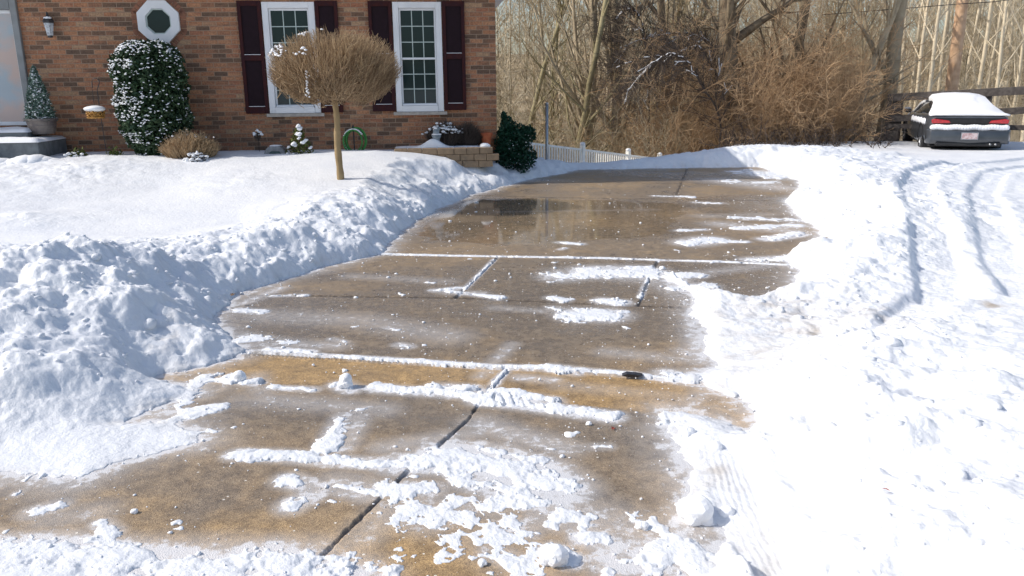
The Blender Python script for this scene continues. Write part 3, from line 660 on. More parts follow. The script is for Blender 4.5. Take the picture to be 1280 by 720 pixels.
p = P(790, 472); mb = MB(); mb.prism([(-.055,0),(-.03,.012),(.02,.010),(.06,.003),(.03,-.004),(-.02,-.006)], 0, .035, Matrix.Rotation(0, 4, 'X'))  # thin flat black sliver laid on the concrete
o = mb.build('dark_sliver', M['black_sliver']); o.location = (p.x, p.y, .008); o.rotation_euler = (.1, 0, -.1); tag(o, 'flat black flake lying on the golden concrete under the snow strip', 'flake')

# ------------------------------------------------------------------ twigs and trees
def tubes(segs, sides=3):
    A = np.array([s[0] for s in segs]); B = np.array([s[1] for s in segs]); r0 = np.array([s[2] for s in segs]); r1 = np.array([s[3] for s in segs]); tn = np.array([s[4] for s in segs])
    d = B-A; L_ = np.linalg.norm(d, axis=1, keepdims=True)+1e-9; d /= L_
    ref = np.where((np.abs(d[:, 2:3]) > .8), np.array([[1., .1, 0]]), np.array([[0, 0, 1.]]))
    u = np.cross(d, ref); u /= np.linalg.norm(u, axis=1, keepdims=True)+1e-9; v = np.cross(d, u)
    Vv = []
    for base, r in ((A, r0), (B, r1)):
        for k in range(sides):
            t = 2*math.pi*k/sides; Vv.append(base+(u*math.cos(t)+v*math.sin(t))*r[:, None])
    Vv = np.stack(Vv, 1); n = len(segs); b = (np.arange(n)*2*sides)[:, None]
    Fq = np.concatenate([b+np.array([[k, (k+1) % sides, sides+(k+1) % sides, sides+k]]) for k in range(sides)], 0)
    return Vv.reshape(-1, 3), Fq, np.repeat(tn, 2*sides)
def rnd(): return random.random()
def perp(d):
    a = Vector((random.gauss(0,1), random.gauss(0,1), random.gauss(0,1))); a = a - d*a.dot(d); return a.normalized()
def grow(segs, p, d, L_, r, lvl, kids, wob=.12, up=.04, rend=.35, ang=(.5, 1.0), tint=.5, minr=.004, start=.25, kl=.55):
    n = max(3, int(L_/(.5 if lvl == 0 else .35))) if lvl < 3 else 2
    n = min(n, 14); st = L_/n; k = kids[lvl] if lvl < len(kids) else 0
    spots = sorted(start+(1-start)*rnd() for _ in range(k)); si = 0
    for i in range(n):
        t0, t1 = i/n, (i+1)/n; ra = max(minr, r*(1-(1-rend)*t0)); rb = max(minr*.8, r*(1-(1-rend)*t1))
        d2 = (d + perp(d)*wob*rnd() + Vector((0, 0, up))).normalized(); q = p + d2*st
        segs[0 if lvl == 0 else 1].append((tuple(p), tuple(q), ra, rb, tint+random.uniform(-.15, .15)))
        while si < len(spots) and spots[si] <= t1:
            f = (spots[si]-t0)/(t1-t0); c = p.lerp(q, f); a = random.uniform(*ang); cd_ = (d2*math.cos(a)+perp(d2)*math.sin(a)).normalized()
            grow(segs, c, cd_, L_*kl*random.uniform(.6, 1.1)*(1-.45*spots[si]) if lvl == 0 else L_*kl*random.uniform(.6, 1.15), rb*random.uniform(.4, .62), lvl+1, kids, wob*1.5, up, rend*.6, ang, tint+random.uniform(-.1, .1), minr, .15, kl)
            si += 1
        p, d = q, d2
def mesh_of(name, segs, sides, m, parent):
    V_, F_, T_ = tubes(segs, sides); return npmesh(name, V_, F_, m, parent, {'tint': T_}, sides > 4)
def tree(name, loc, h, r, kids, label, cat='tree', group=None, m='bark', mt=None, lean=(0, 0), tint=.5, trunks=None, start=.2, up=.04, wob=.12, kl=.5, minr=.006, ang=(.5, 1.0)):
    root = empty(name, loc, 0, label, cat, group); segs = [[], []]
    for (ox, oy, lx, ly, hh, rr) in (trunks or [(0, 0, lean[0], lean[1], h, r)]):
        grow(segs, Vector((ox, oy, -.3)), Vector((lx, ly, 1)).normalized(), hh, rr, 0, kids, wob, up, .45, ang, tint, minr, start, kl)
    mesh_of('trunk', segs[0], 8, M[m], root); mesh_of('crown', segs[1], 4, M[mt or m], root); return root
def copy_tree(o, parent=None):
    c = o.copy(); COL.objects.link(c); c.parent = parent
    for ch in [q for q in D.objects if q.parent == o]:
        copy_tree(ch, c)
    return c
def at(px, Y, z=None):
    X = (px-640)/F*Y/1.028
    return (X, Y, ground_at(X, Y) if z is None else z)

# ------------------------------------------------------------------ woods
random.seed(11)
proto = []
for k in range(9):
    sg = [[], []]; hh = random.uniform(8, 13.5)
    grow(sg, Vector((0, 0, -.5)), Vector((random.uniform(-.1, .1), random.uniform(-.1, .1), 1)).normalized(), hh, random.uniform(.055, .13), 0, (24, 5, 4), .07, .05, .3, (.45, 1.0), .5, .009, .08, .34)
    proto.append(tubes(sg[0]+sg[1], 3))
VV, FF, TN = [], [], []; off = 0
q = np.random.default_rng(5)
for i in range(300):
    Y = 29 + 58*q.uniform(0, 1)**.8; px = q.uniform(540, 1450); X = (px-640)/F*Y/1.028
    if X > 7 and Y < 36: Y += 9
    z = float(far_z(np.array([X]), np.array([Y]))[0]); V_, F_, T_ = proto[i % 9]
    s = q.uniform(.75, 1.2); a = q.uniform(0, 6.3); W = V_.copy(); W[:, 0] = s*(V_[:, 0]*math.cos(a)-V_[:, 1]*math.sin(a)); W[:, 1] = s*(V_[:, 0]*math.sin(a)+V_[:, 1]*math.cos(a)); W[:, 2] *= s
    VV.append(W+np.array([X, Y, z])); FF.append(F_+off); off += len(V_); TN.append(np.clip(T_*.6+q.uniform(-.1, .75)-.25*(px < 1100)*(px > 820), 0, 1))
tag(npmesh('distant_woods', np.concatenate(VV), np.concatenate(FF), M['wood_far'], None, {'tint': np.concatenate(TN)}), 'mass of bare tan and grey trees filling the slope behind the driveway', 'woods', kind='stuff')
print('woods verts', off)

def thicket(name, xs, ys, n, hts, m, label, tint, arch=.35, seed=1, sub=5):
    random.seed(seed); sg = []
    for i in range(n):
        px = random.uniform(*xs); Y = random.uniform(*ys); X = (px-640)/F*Y/1.028; z = ground_at(X, Y) - .1
        h = random.uniform(*hts); d = Vector((random.gauss(0, arch), random.gauss(0, arch), 1)).normalized(); p = Vector((X, Y, z)); k = 6; tn = tint+random.uniform(-.4, .4); r = random.uniform(.008, .018)
        for j in range(k):
            d = (d+perp(d)*.32+Vector((d.x, d.y, 0))*.08*j/k-Vector((0, 0, .06*j/k))).normalized(); q_ = p+d*h/k
            sg.append((tuple(p), tuple(q_), r*(1-.13*j), r*(1-.13*(j+1)), tn))
            if j > 0:
                for _ in range(sub):
                    e = (d*.6+perp(d)*random.uniform(.4, 1.2)+Vector((0, 0, .05))).normalized(); l = random.uniform(.2, .75)*h/3.2; a = p.lerp(q_, rnd()); b = a+e*l*.5; e2 = (e+perp(e)*.35).normalized(); c = b+e2*l*.5
                    sg.append((tuple(a), tuple(b), r*.4, r*.3, tn+random.uniform(-.15, .15))); sg.append((tuple(b), tuple(c), r*.3, r*.2, tn+.1))
                    e3 = (e+perp(e)*.8).normalized(); sg.append((tuple(b), tuple(b+e3*l*.35), r*.25, r*.18, tn+.1))
            p = q_
    V_, F_, T_ = tubes(sg, 3); tag(npmesh(name, V_, F_, M[m], None, {'tint': T_}), label, 'brush', kind='stuff')
thicket('reddish_thicket', (795, 1085), (24.5, 32), 640, (2.4, 6.2), 'brush', 'dense reddish brown thicket of bare arching stems at the back of the driveway', .45, .3, 21)
thicket('reddish_thicket', (940, 1070), (23, 26), 230, (1.0, 3.4), 'brush', 'tangled orange brown brush in front of the big dark trunks, left of the rail fence', .55, .35, 22)
thicket('pale_undergrowth', (600, 860), (24, 34), 420, (1.6, 4.2), 'wood_far', 'pale olive undergrowth of thin stems behind the white picket fence', .35, .25, 23, 4)
thicket('pale_undergrowth', (1080, 1420), (30, 42), 420, (1.5, 4.5), 'wood_far', 'pale tan undergrowth beyond the dark rail fence and utility pole', .7, .22, 24, 4)
thicket('low_bramble', (900, 1115), (21.5, 24), 130, (.4, 1.1), 'twig_dark', 'low dark bramble at the snow edge under the reddish thicket', .5, .7, 25, 3)

random.seed(31)
G1 = 'bare trees in the woods behind the fence'
tree('bare_tree', at(752, 27), 13, .2, (20, 7, 4, 2), 'tall twin stemmed bare tree with lichen grey trunks behind the picket fence', m='bark', tint=.75, ang=(.3, .75), wob=.08,
     trunks=[(-.35, 0, -.03, 0, 13, .17), (.3, .1, .02, 0, 14, .19), (.1, .3, -.26, .1, 8, .1), (.85, .2, -.1, .05, 9, .09)], start=.18, kl=.33)
tree('bare_tree', at(922, 25.5), 15, .33, (22, 6, 4, 2), 'thick dark trunked tree rising out of the reddish thicket', m='bark', tint=.22, start=.2, kl=.3)
tree('bare_tree', at(845, 30), 14, .19, (22, 6, 4), 'upright dark trunked tree behind the snow laden arching branches', m='bark', tint=.3, start=.1, kl=.3)
tree('bare_tree', at(1108, 26), 13, .26, (20, 7, 4, 2), 'leaning grey barked tree with snow on its left side beside the fence post', m='bark', lean=(.16, 0), tint=.55, start=.15, kl=.33)
tree('bare_tree', at(1068, 25.5), 9, .13, (18, 6, 4), 'slender leaning trunk with patches of snow among the reddish brush', m='bark', lean=(.2, .05), tint=.8, start=.15, kl=.35)
tree('bare_tree', at(985, 27), 12, .2, (20, 6, 4), 'dark middle trunk in the thicket, right of the thick dark tree', m='bark', tint=.2, start=.1, kl=.33)
for px, Y, ln, tn, lab in [(652, 30, .02, .5, 'slim olive tree just right of the brick house corner'), (690, 33, -.05, .6, 'slim olive tree standing behind the metal pole'), (706, 26, .1, .35, 'crooked thin tree between the metal pole and the twin stemmed tree'),
                       (800, 34, .03, .5, 'slim tree in the gap between the twin stems and the arching branches')]:
    tree('bare_tree', at(px, Y), 12, .11, (22, 6, 4), lab, m='bark_lichen', tint=tn, lean=(ln, 0), start=.05, kl=.33)
G2 = 'slender pale trees right of the utility pole'
pale = tree('pale_slender_tree', at(1165, 32), 13, .09, (18, 5, 3), 'slender pale grey bare tree in the sunlit woods beyond the rail fence', 'tree', G2, m='wood_far', tint=.95, start=.2, kl=.22, wob=.05, ang=(.4, .8))  # haze put into the colour as a very pale tint
for i, (px, Y) in enumerate([(1150, 36), (1130, 39), (1222, 34), (1236, 39), (1252, 33), (1270, 37), (1290, 31), (1205, 40), (1262, 45), (1330, 36), (1143, 44), (1178, 41), (1215, 47), (1243, 42), (1276, 49)]):
    c = copy_tree(pale); c.location = at(px, Y); c.rotation_euler = (random.uniform(-.04, .04), random.uniform(-.05, .05), i*1.7); s_ = random.uniform(.8, 1.15); c.scale = (s_, s_, s_)

# snow laden low branches arching over the bank
def arching(px0, py0, pts_, Y, label, seed):
    random.seed(seed)
    base = Vector(at(px0, Y+1.2)); root = empty('arching_sapling', base, 0, label, 'sapling', 'saplings bent under snow'); sg = []; sn = []
    P3 = [Vector((0, 0, -.2))] + [PD(x, y, Y) - base for x, y in pts_]
    fine = []
    for i in range(len(P3)-1):
        a0, a1, a2, a3 = P3[max(i-1, 0)], P3[i], P3[i+1], P3[min(i+2, len(P3)-1)]
        for k in range(5):
            t = k/5; fine.append(((a1*2)+(a2-a0)*t+(a0*2-a1*5+a2*4-a3)*t*t+(a1*3-a0-a2*3+a3)*t**3)*.5 + Vector((random.gauss(0, .015), random.gauss(0, .015), random.gauss(0, .015))))
    fine.append(P3[-1]); n = len(fine)
    for i in range(n-1):
        r = .035*(1-.75*i/n); sg.append((tuple(fine[i]), tuple(fine[i+1]), r, r*.95, .25))
        if i > n*.4 and rnd() < .72: sn.append((tuple(fine[i]+Vector((0, 0, r*1.1))), tuple(fine[i+1]+Vector((0, 0, r*1.1))), random.uniform(.008, .03), random.uniform(.008, .03), .5))
        if i > 3:
            for _ in range(4):
                d = (fine[i+1]-fine[i]).normalized(); e = (d+perp(d)*1.0+Vector((0, 0, -.1))).normalized(); L0 = random.uniform(.5, 1.4)
                s2 = [[], []]; grow(s2, fine[i], e, L0, r*.4, 1, (0, 5, 3), .25, -.03, .4, (.4, .9), .3, .004, .1, .5); sg += s2[0]+s2[1]
                if rnd() < .07: sn += [(tuple(Vector(a)+Vector((0, 0, .012))), tuple(Vector(b)+Vector((0, 0, .012))), .016, .014, .5) for a, b, *_ in s2[1][:3]]
    mesh_of('branches', sg, 5, M['twig_dark'], root); tag(mesh_of('snow_load', sn, 6, M['snow_small'], root), kind='stuff')
arching(905, 150, [(900,150),(880,110),(862,80),(840,68),(820,76),(800,95),(782,118)], 23.5, 'dark arching branch thick with snow drooping left in front of the thicket', 41)
arching(912, 150, [(905,120),(885,75),(870,58),(840,70),(805,72),(770,85)], 25, 'thin arching branch above the snow thick one, drooping left', 42)
arching(900, 140, [(895,100),(890,60),(870,45),(845,42),(810,48),(775,60)], 26.5, 'uppermost snow dusted branch with its tip towards the twin stemmed tree', 43)
arching(815, 160, [(812,110),(805,40),(795,15),(780,14),(765,30)], 26, 'upright sapling with a short snowy bend near the top edge', 44)

# ------------------------------------------------------------------ house
A_H = R(6.0); YC = 13.9
cx = PD(621, 150, YC).x; C0 = Vector((cx, YC, 0)); UD = Vector((math.cos(A_H), math.sin(A_H), 0)); ND = Vector((-math.sin(A_H), math.cos(A_H), 0))
def Fp(px, py, off=0.0):         # pixel -> (u, z) on the plane `off` metres in front of the facade
    d = ray(px, py); c = C0 - ND*off; t = (c-EYE).dot(ND)/d.dot(ND); p = EYE+d*t; return (p-C0).dot(UD), p.z
def Wp(u, v, z): return C0 + UD*u + ND*v + Vector((0, 0, z))   # v > 0 into the house
house = empty('brick_house', C0, A_H, 'orange brown brick house with white windows and maroon shutters, seen from its front', 'house')
W0, ZT, DP = -13.0, 3.2, 7.0  # wall top, out of view, kept low to shorten the house shadow
wins = [(332.2, 397.2, 2.4, 141.5), (493, 553.2, 2.4, 139.5)]
U = []
for a, b, t_, b_ in wins:
    u0 = Fp(a, 72)[0]; u1 = Fp(b, 72)[0]; z1 = Fp((a+b)/2, t_)[1]; z0 = Fp((a+b)/2, b_)[1]; U.append((u0, u1, z0, z1))
door_u1 = Fp(36, 100)[0]; door_u0 = door_u1-1.9; door_z0 = Fp(20, 157)[1]; door_z1 = Fp(8, -3)[1]
oc = Fp(199, 27); OR = (Fp(225, 27)[0]-Fp(173, 27)[0])/2
# front wall built round its openings
mb = MB(); T = .3
cuts = sorted([(door_u0, door_u1, door_z0, door_z1)] + U)
x = W0
for (a, b, c, d) in cuts:
    mb.box(x, a, 0, T, 0, ZT); mb.box(a, b, 0, T, 0, c); mb.box(a, b, 0, T, d, ZT); x = b
mb.box(x, 0, 0, T, 0, ZT)
mb.box(-.3, 0, T, DP, 0, ZT); mb.box(W0, W0+.3, T, DP, 0, ZT); mb.box(W0+.3, -.3, DP-.3, DP, 0, ZT)
mb.build('wall', M['brick'], house)
mb = MB(); yq = -.5; mb.prism([(0, 0)]*0 + [(W0-.4, ZT), (.4, ZT), (.4, ZT+.2), (W0-.4, ZT+.2)], -.45, DP+.45)
ov = MB(); ov.add([(W0-.4, -.45, ZT+.2), (.4, -.45, ZT+.2), (.4, DP/2, ZT+1.1), (W0-.4, DP/2, ZT+1.1), (.4, DP+.45, ZT+.2), (W0-.4, DP+.45, ZT+.2)], [(0, 1, 2, 3), (3, 2, 4, 5), (1, 4, 2), (0, 3, 5)])  # unseen roof, shaped low so that its cast shadow stays short
rf = ov.build('roof', M['snow_small'], house); mb.build('eave', M['white_paint'], rf)
def window(i):
    u0, u1, z0, z1 = U[i]; f = MB(); cw = .095
    # casing standing proud of the brick, with a sloping sill
    f.box(u0, u0+cw, -.03, .12, z0, z1); f.box(u1-cw, u1, -.03, .12, z0, z1); f.box(u0+cw, u1-cw, -.03, .12, z1-cw, z1); f.box(u0+cw, u1-cw, -.045, .12, z0, z0+.10)
    fr_ = f.build('window', M['white_paint'], house, .006)
    tag(fr_, 'white double hung window ' + ('half hidden behind the round clipped tree' if i == 0 else 'nearest the house corner, over the raised bed'))
    s = MB(); s.box(u0-.05, u1+.05, -.07, .05, z0-.055, z0-.003); s.build('sill', M['stone_sill'], fr_, .005)
    sn_ = MB(); sn_.box(u0+cw+.01, u1-cw-.01, -.028, .07, z0+.102, z0+.125); sn_.build('snow_cover', M['snow_small'], fr_, .01)
    a, b, c, d = u0+cw+.002, u1-cw-.002, z0+.102, z1-cw-.002; mid = c+(d-c)*.49; sw = .028
    for nm, lo, hi, y in (('upper_sash', mid-.018, d, .02), ('lower_sash', c, mid+.018, .052)):
        m1 = MB(); m1.box(a, a+sw, y, y+.03, lo, hi); m1.box(b-sw, b, y, y+.03, lo, hi); m1.box(a+sw, b-sw, y, y+.03, hi-sw*1.2, hi); m1.box(a+sw, b-sw, y, y+.03, lo, lo+sw*1.2)
        so = m1.build(nm, M['white_paint'], fr_, .003)
        g_ = MB(); g_.box(a+sw, b-sw, y+.016, y+.020, lo+sw, hi-sw); g_.build('pane', M['glass'], so)
        mu = MB(); aw = (b-a-2*sw)/3; hh = (hi-lo-2*sw)/3
        for k in (1, 2):
            mu.box(a+sw+aw*k-.007, a+sw+aw*k+.007, y+.008, y+.0145, lo+sw, hi-sw); mu.box(a+sw, b-sw, y+.007, y+.0135, lo+sw+hh*k-.007, lo+sw+hh*k+.007)
        mu.build('muntin', M['muntin'], so)
    bk = MB(); bk.box(a, b, .125, .135, c, d); bk.build('blind', M['curtain'], fr_)
window(0); window(1)
for (a, b, at_, ab, lab) in [(302, 331.2, 1, 142, 'left shutter of the left window'), (398, 425.5, 1, 140.5, 'shutter right of the left window, partly behind the clipped tree'), (463, 492, 1.5, 139, 'shutter left of the right window, partly behind the clipped tree'), (554.2, 581.5, 1.5, 137.5, 'shutter nearest the house corner')]:
    u0 = Fp(a, 72)[0]; u1 = Fp(b, 72)[0]; z1 = Fp((a+b)/2, at_)[1]; z0 = Fp((a+b)/2, ab)[1]; fw = .055; zm = z0+(z1-z0)*.505
    s = MB(); s.box(u0, u0+fw, -.045, -.003, z0, z1); s.box(u1-fw, u1, -.045, -.003, z0, z1)
    s.box(u0+fw, u1-fw, -.045, -.003, z0, z0+.11); s.box(u0+fw, u1-fw, -.045, -.003, z1-.08, z1); s.box(u0+fw, u1-fw, -.045, -.003, zm-.05, zm+.04)
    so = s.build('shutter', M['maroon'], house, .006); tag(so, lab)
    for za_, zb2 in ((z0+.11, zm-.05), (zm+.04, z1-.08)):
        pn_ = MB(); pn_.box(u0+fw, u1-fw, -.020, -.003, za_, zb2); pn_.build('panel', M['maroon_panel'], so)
    for zz_ in (z0+.111, zm+.041):
        sn_ = MB(); sn_.box(u0+fw, u1-fw, -.040, -.021, zz_, zz_+.007); sn_.build('snow_line', M['snow_small'], so)
# octagonal window
def octa(r, c=oc): return [(c[0]+r*math.cos(R(22.5+45*k))/math.cos(R(22.5)), c[1]+r*math.sin(R(22.5+45*k))/math.cos(R(22.5))) for k in range(8)]
def oct_ring(r0, r1, y0, y1, name, m, parent):
    a, b = octa(r0), octa(r1); V_ = [(x, y0, z) for x, z in a]+[(x, y0, z) for x, z in b]+[(x, y1, z) for x, z in a]+[(x, y1, z) for x, z in b]; Fc = []
    for k in range(8):
        n = (k+1) % 8; Fc += [(k, n, 8+n, 8+k), (16+k, 24+k, 24+n, 16+n), (8+k, 8+n, 24+n, 24+k), (k, 16+k, 16+n, n)]
    q_ = MB(); q_.add(V_, Fc); return q_.build(name, m, parent, .006)
ow = oct_ring(OR*.60, OR, -.055, -.003, 'round_window', M['white_paint'], house); tag(ow, 'octagonal white framed window above the tall snowy shrub')
oct_ring(OR*.54, OR*.60, -.035, -.003, 'inner_frame', M['muntin'], ow)
g_ = MB(); g_.prism(octa(OR*.54), -.015, -.004); g_.build('pane', M['glass'], ow)
br = MB(); br_m = mat('arch_brick', (.30,.13,.075), .85, noise=(7, (.18,.085,.055), .4, .6), bump=(40,.4,.01))
for k in range(8):                                           # soldier bricks round the window
    a0, a1 = R(22.5+45*k), R(22.5+45*(k+1)); am = (a0+a1)/2; half = OR*1.30*math.tan(R(22.5)); nb = 5
    Mx = Matrix.Translation((oc[0], 0, oc[1])) @ Matrix.Rotation(-am, 4, 'Y')
    for j in range(nb):
        t0 = -half+2*half*j/nb+.006; t1 = -half+2*half*(j+1)/nb-.006; br.box(OR*1.04, OR*1.30, -.006, -.002, t0, t1, Mx)
br.build('brick_surround', br_m, ow)
# door with storm glass
mb = MB(); fw = .10
mb.box(door_u1-fw, door_u1-.002, -.06, .15, door_z0, door_z1+.0); mb.box(door_u0+.002, door_u0+fw, -.06, .15, door_z0, door_z1); mb.box(door_u0+fw, door_u1-fw, -.06, .15, door_z1-.18, door_z1-.002)
dr = mb.build('front_door', M['grey_trim'], house, .01); tag(dr, 'storm door in a grey frame at the left edge')
mb = MB(); mb.box(door_u0+fw+.025, door_u1-fw-.025, .03, .05, door_z0+.05, door_z1-.22); mb.build('pane', M['door_reflection'], dr)
mb = MB(); a, b, c, d = door_u0+fw+.002, door_u1-fw-.002, door_z0+.003, door_z1-.182
mb.box(a, a+.03, .01, .07, c, d); mb.box(b-.03, b, .01, .07, c, d); mb.box(a+.03, b-.03, .01, .07, c, c+.06); mb.box(a+.03, b-.03, .01, .07, d-.05, d); mb.build('door_frame', M['white_paint'], dr, .006)
mb = MB(); mb.tube([(a+.1, -.02, c+1.0), (a+.1, -.02, c+1.15)], .012); mb.tube([(a+.1, -.02, c+1.0), (a+.1, .03, c+1.0)], .01); mb.build('handle', M['iron'], dr)
# wall lantern
def facade_thing(name, px, py, out, label, cat, group=None):
    u, z = Fp(px, py, out); return empty(name, Wp(u, -out, z), A_H, label, cat, group)
ln = facade_thing('wall_lantern', 63, 47, .10, 'black wall lantern with frosted glass on the brick beside the door', 'lantern')
mb = MB(); mb.lathe([(.0,-.0),(.035,.0),(.04,.02),(.075,.22),(.085,.23),(.09,.245),(.05,.30),(.02,.33),(.012,.37),(.0,.39)], n=6); mb.tube([(0,0,.26),(0,.05,.30),(0,.10,.28)], .012); mb.tube([(0, .10, .20), (0, .10, .30)], .03)
frm = mb.build('frame', M['iron'], ln)
mb = MB(); mb.lathe([(.0,.028),(.046,.03),(.078,.215),(.0,.217)], n=6); mb.build('lamp_glass', M['lamp_glass'], ln)
mb = MB(); mb.blob((0, 0, .285), (.06, .06, .03), .1, 2, 1); mb.build('snow_cap', M['snow_small'], ln)

# steps
sx0, sx1 = Fp(-120, 178)[0], Fp(47, 178, 1.0)[0]; gz0 = .42; s1, s2 = Fp(30, 175, 1.0)[1], door_z0-.02
st_ = empty('porch_steps', Wp(sx1, -1.0, gz0), A_H, 'grey porch steps half buried in blue shaded snow, leading to the door', 'steps')
L0 = sx0-sx1
mb = MB(); mb.box(L0, 0, 0, .99, -.3, s1-gz0-.03); mb.build('lower_step', M['step'], st_, .015)
mb = MB(); mb.box(L0, -.30, .38, .99, s1-gz0-.028, s2-gz0-.05); mb.build('upper_step', M['step'], st_, .015)
def snow_slab(name, x0, x1, y0, y1, z, h, parent, seed, nxx=50, nyy=22, hfun=None):
    xs, ys = np.meshgrid(np.linspace(x0, x1, nxx), np.linspace(y0, y1, nyy), indexing='ij')
    e = np.minimum(np.minimum(xs-x0, x1-xs), np.minimum(ys-y0, y1-ys)); zz = h*np.clip(e/.06, 0, 1)**.5*(1+1.2*fbm(xs, ys, .35, 4, seed)); 
    if hfun: zz += hfun(xs, ys)*np.clip(e/.06, 0, 1)
    zz = z+np.where(e <= 0, -.01, zz); i_ = np.arange(xs.size).reshape(xs.shape); q_ = np.stack([i_[:-1, :-1], i_[1:, :-1], i_[1:, 1:], i_[:-1, 1:]], -1).reshape(-1, 4)
    return npmesh(name, np.stack([xs+.02*fbm(xs, ys, .1, 3, seed+1), ys, zz], -1).reshape(-1, 3), q_, M['snow_small'], parent, None, True)
snow_slab('snow_cover', L0, .02, -.03, .98, s1-gz0-.028, .045, st_, 3)
snow_slab('snow_cover', L0, -.28, .35, .98, s2-gz0-.048, .05, st_, 4)
mb = MB(); rngd = random.Random(3)
for k in range(16):
    t = k/15; mb.blob((-1.5+1.75*t, -.16-.1*math.sin(t*3), .03+.16*math.exp(-((t-.35)/.2)**2)+.09*math.exp(-((t-.85)/.13)**2)), (.22, .25, .13), .12, 2, k)
mb.build('snow_drift', M['snow_small'], st_, smooth=True)

# foliage helper: leaf quads inside / on a body
def leaves(name, fn, n, size, m, parent, seed, tl=(.0, 1.0), long=1.0, outward=None):
    q = np.random.default_rng(seed); C_ = fn(q, n); nrm = q.normal(size=(n, 3)); 
    if outward is not None: nrm = nrm*.6+(C_-np.array(outward))*1.0/np.linalg.norm(C_-np.array(outward), axis=1, keepdims=True)
    nrm /= np.linalg.norm(nrm, axis=1, keepdims=True); a = np.cross(nrm, q.normal(size=(n, 3))); a /= np.linalg.norm(a, axis=1, keepdims=True); b = np.cross(nrm, a)
    s = size*q.uniform(.6, 1.3, (n, 1)); V_ = np.stack([C_-a*s*long, C_+b*s*.45+nrm*s*.12, C_+a*s*long, C_-b*s*.45+nrm*s*.12], 1).reshape(-1, 3)
    return npmesh(name, V_, np.arange(4*n).reshape(n, 4), M[m], parent, {'tint': np.repeat(q.uniform(*tl, n), 4)})
def blobs(name, C_, r, parent, seed, flat=.6, m='snow_small'):
    q = np.random.default_rng(seed); n = len(C_); Vi, Fi = ico(1); rr = r*q.uniform(.5, 1.4, n)
    W = Vi[None]*(1+q.uniform(-.2, .2, (n, len(Vi))))[..., None]*rr[:, None, None]*np.array([1.15, 1.15, flat]); W += C_[:, None]
    return tag(npmesh(name, W.reshape(-1, 3), (Fi[None]+(np.arange(n)*len(Vi))[:, None, None]).reshape(-1, 3), M[m], parent, None, True), kind='stuff')
def shell(cz_, rx, ry, rz_, p=2.6, inner=.75, bump=.1, zmin=-1, zmax=1):
    def f(q, n):
        d = q.normal(size=(n, 3)); d /= np.linalg.norm(d, axis=1, keepdims=True); L_ = (np.abs(d)**p).sum(1)**(-1/p)
        k = q.uniform(inner, 1.02, n)*L_*(1+bump*(np.sin(d[:, 0]*9+d[:, 2]*7)+np.sin(d[:, 1]*8-d[:, 2]*11))*.5); W = d*k[:, None]*np.array([rx, ry, rz_]); W[:, 2] += cz_; return W
    return f
# tall snowy evergreen shrub
u, _ = Fp(197, 180, .55); zb = .5; ztop = Fp(197, 52, .5)[1]; hw_ = (Fp(238, 120, .5)[0]-Fp(153, 120, .5)[0])/2
sh = empty('tall_evergreen_shrub', Wp(u, -.55, zb), A_H, 'tall rounded dark evergreen shrub dusted with snow under the octagonal window', 'shrub')
H_ = ztop-zb
def tall(q, n, inner=.8):
    z = q.uniform(0, 1, n)**.9; r = np.where(z < .28, .45+.55*(z/.28)**.7, np.where(z > .82, np.sqrt(np.clip(1-((z-.82)/.2)**2, 0, 1))*.98, 1.0)); a = q.uniform(0, 2*np.pi, n)
    r = r*(1+.07*np.sin(a*5+z*20)+.05*np.sin(a*9-z*33))*q.uniform(inner, 1.03, n); return np.stack([hw_*r*np.cos(a)+.10*(.25-z)*(z < .25), .42*r*np.sin(a), H_*z], -1)
leaves('foliage', tall, 15000, .036, 'leaf_dark', sh, 1)
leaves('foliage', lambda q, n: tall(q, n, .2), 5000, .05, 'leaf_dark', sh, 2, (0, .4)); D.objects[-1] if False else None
q = np.random.default_rng(9); C_ = tall(q, 6500, .98); keep_ = (q.uniform(0, 1, 6500) < .22+.55*(C_[:, 0] < 0)*1.0+.5*(C_[:, 2] > H_*.9)) & (fbm(C_[:, 0]*1+C_[:, 1], C_[:, 2], .10, 3, 7) > -.06) & (C_[:, 1] < .15)
blobs('snow_cover', C_[keep_]+np.array([0, -.01, .012]), .0135, sh, 4, .6)
mb = MB(); mb.tube([(0, 0, -.1), (.02, 0, .4)], [.04, .03]); mb.build('stem', M['iron'], sh)
# potted conifer on the step
u, _ = Fp(54, 166, .36); ps = Wp(u, -.36, s1+.0); ps.z = Fp(54, 167, .36)[1]
po = empty('potted_conifer', ps, A_H, 'small frosted conifer in a banded grey brown pot on the porch step', 'potted plant')
mb = MB(); mb.lathe([(.0,0),(.16,0),(.19,.06),(.185,.07),(.205,.13),(.20,.14),(.215,.20),(.235,.205),(.235,.235),(.20,.235),(.19,.2),(.0,.2)], n=30); mb.build('pot', M['pot'], po, smooth=False)
hc = Fp(48, 84, .36)[1]-ps.z-.2
def cone(q, n):
    z = q.uniform(0, 1, n)**1.15; a = q.uniform(0, 6.28, n); r = .215*(1-z)**.7*(1+.12*np.sin(a*6+z*22))*np.sqrt(q.uniform(.2, 1, n)); return np.stack([r*np.cos(a), r*np.sin(a), .2+hc*z], -1)
leaves('foliage', cone, 5500, .022, 'leaf_frost', po, 5, (0, 1), 1.6)
C_ = cone(np.random.default_rng(8), 1100); d = np.hypot(C_[:, 0], C_[:, 1]); C_ = C_[d > .11*(1-(C_[:, 2]-.2)/hc)]; blobs('snow_cover', C_, .012, po, 6, .6)
mb = MB(); mb.tube([(0, 0, .2), (0, 0, .2+hc*.9)], [.02, .004]); mb.build('trunk', M['twig_dark'] , po)
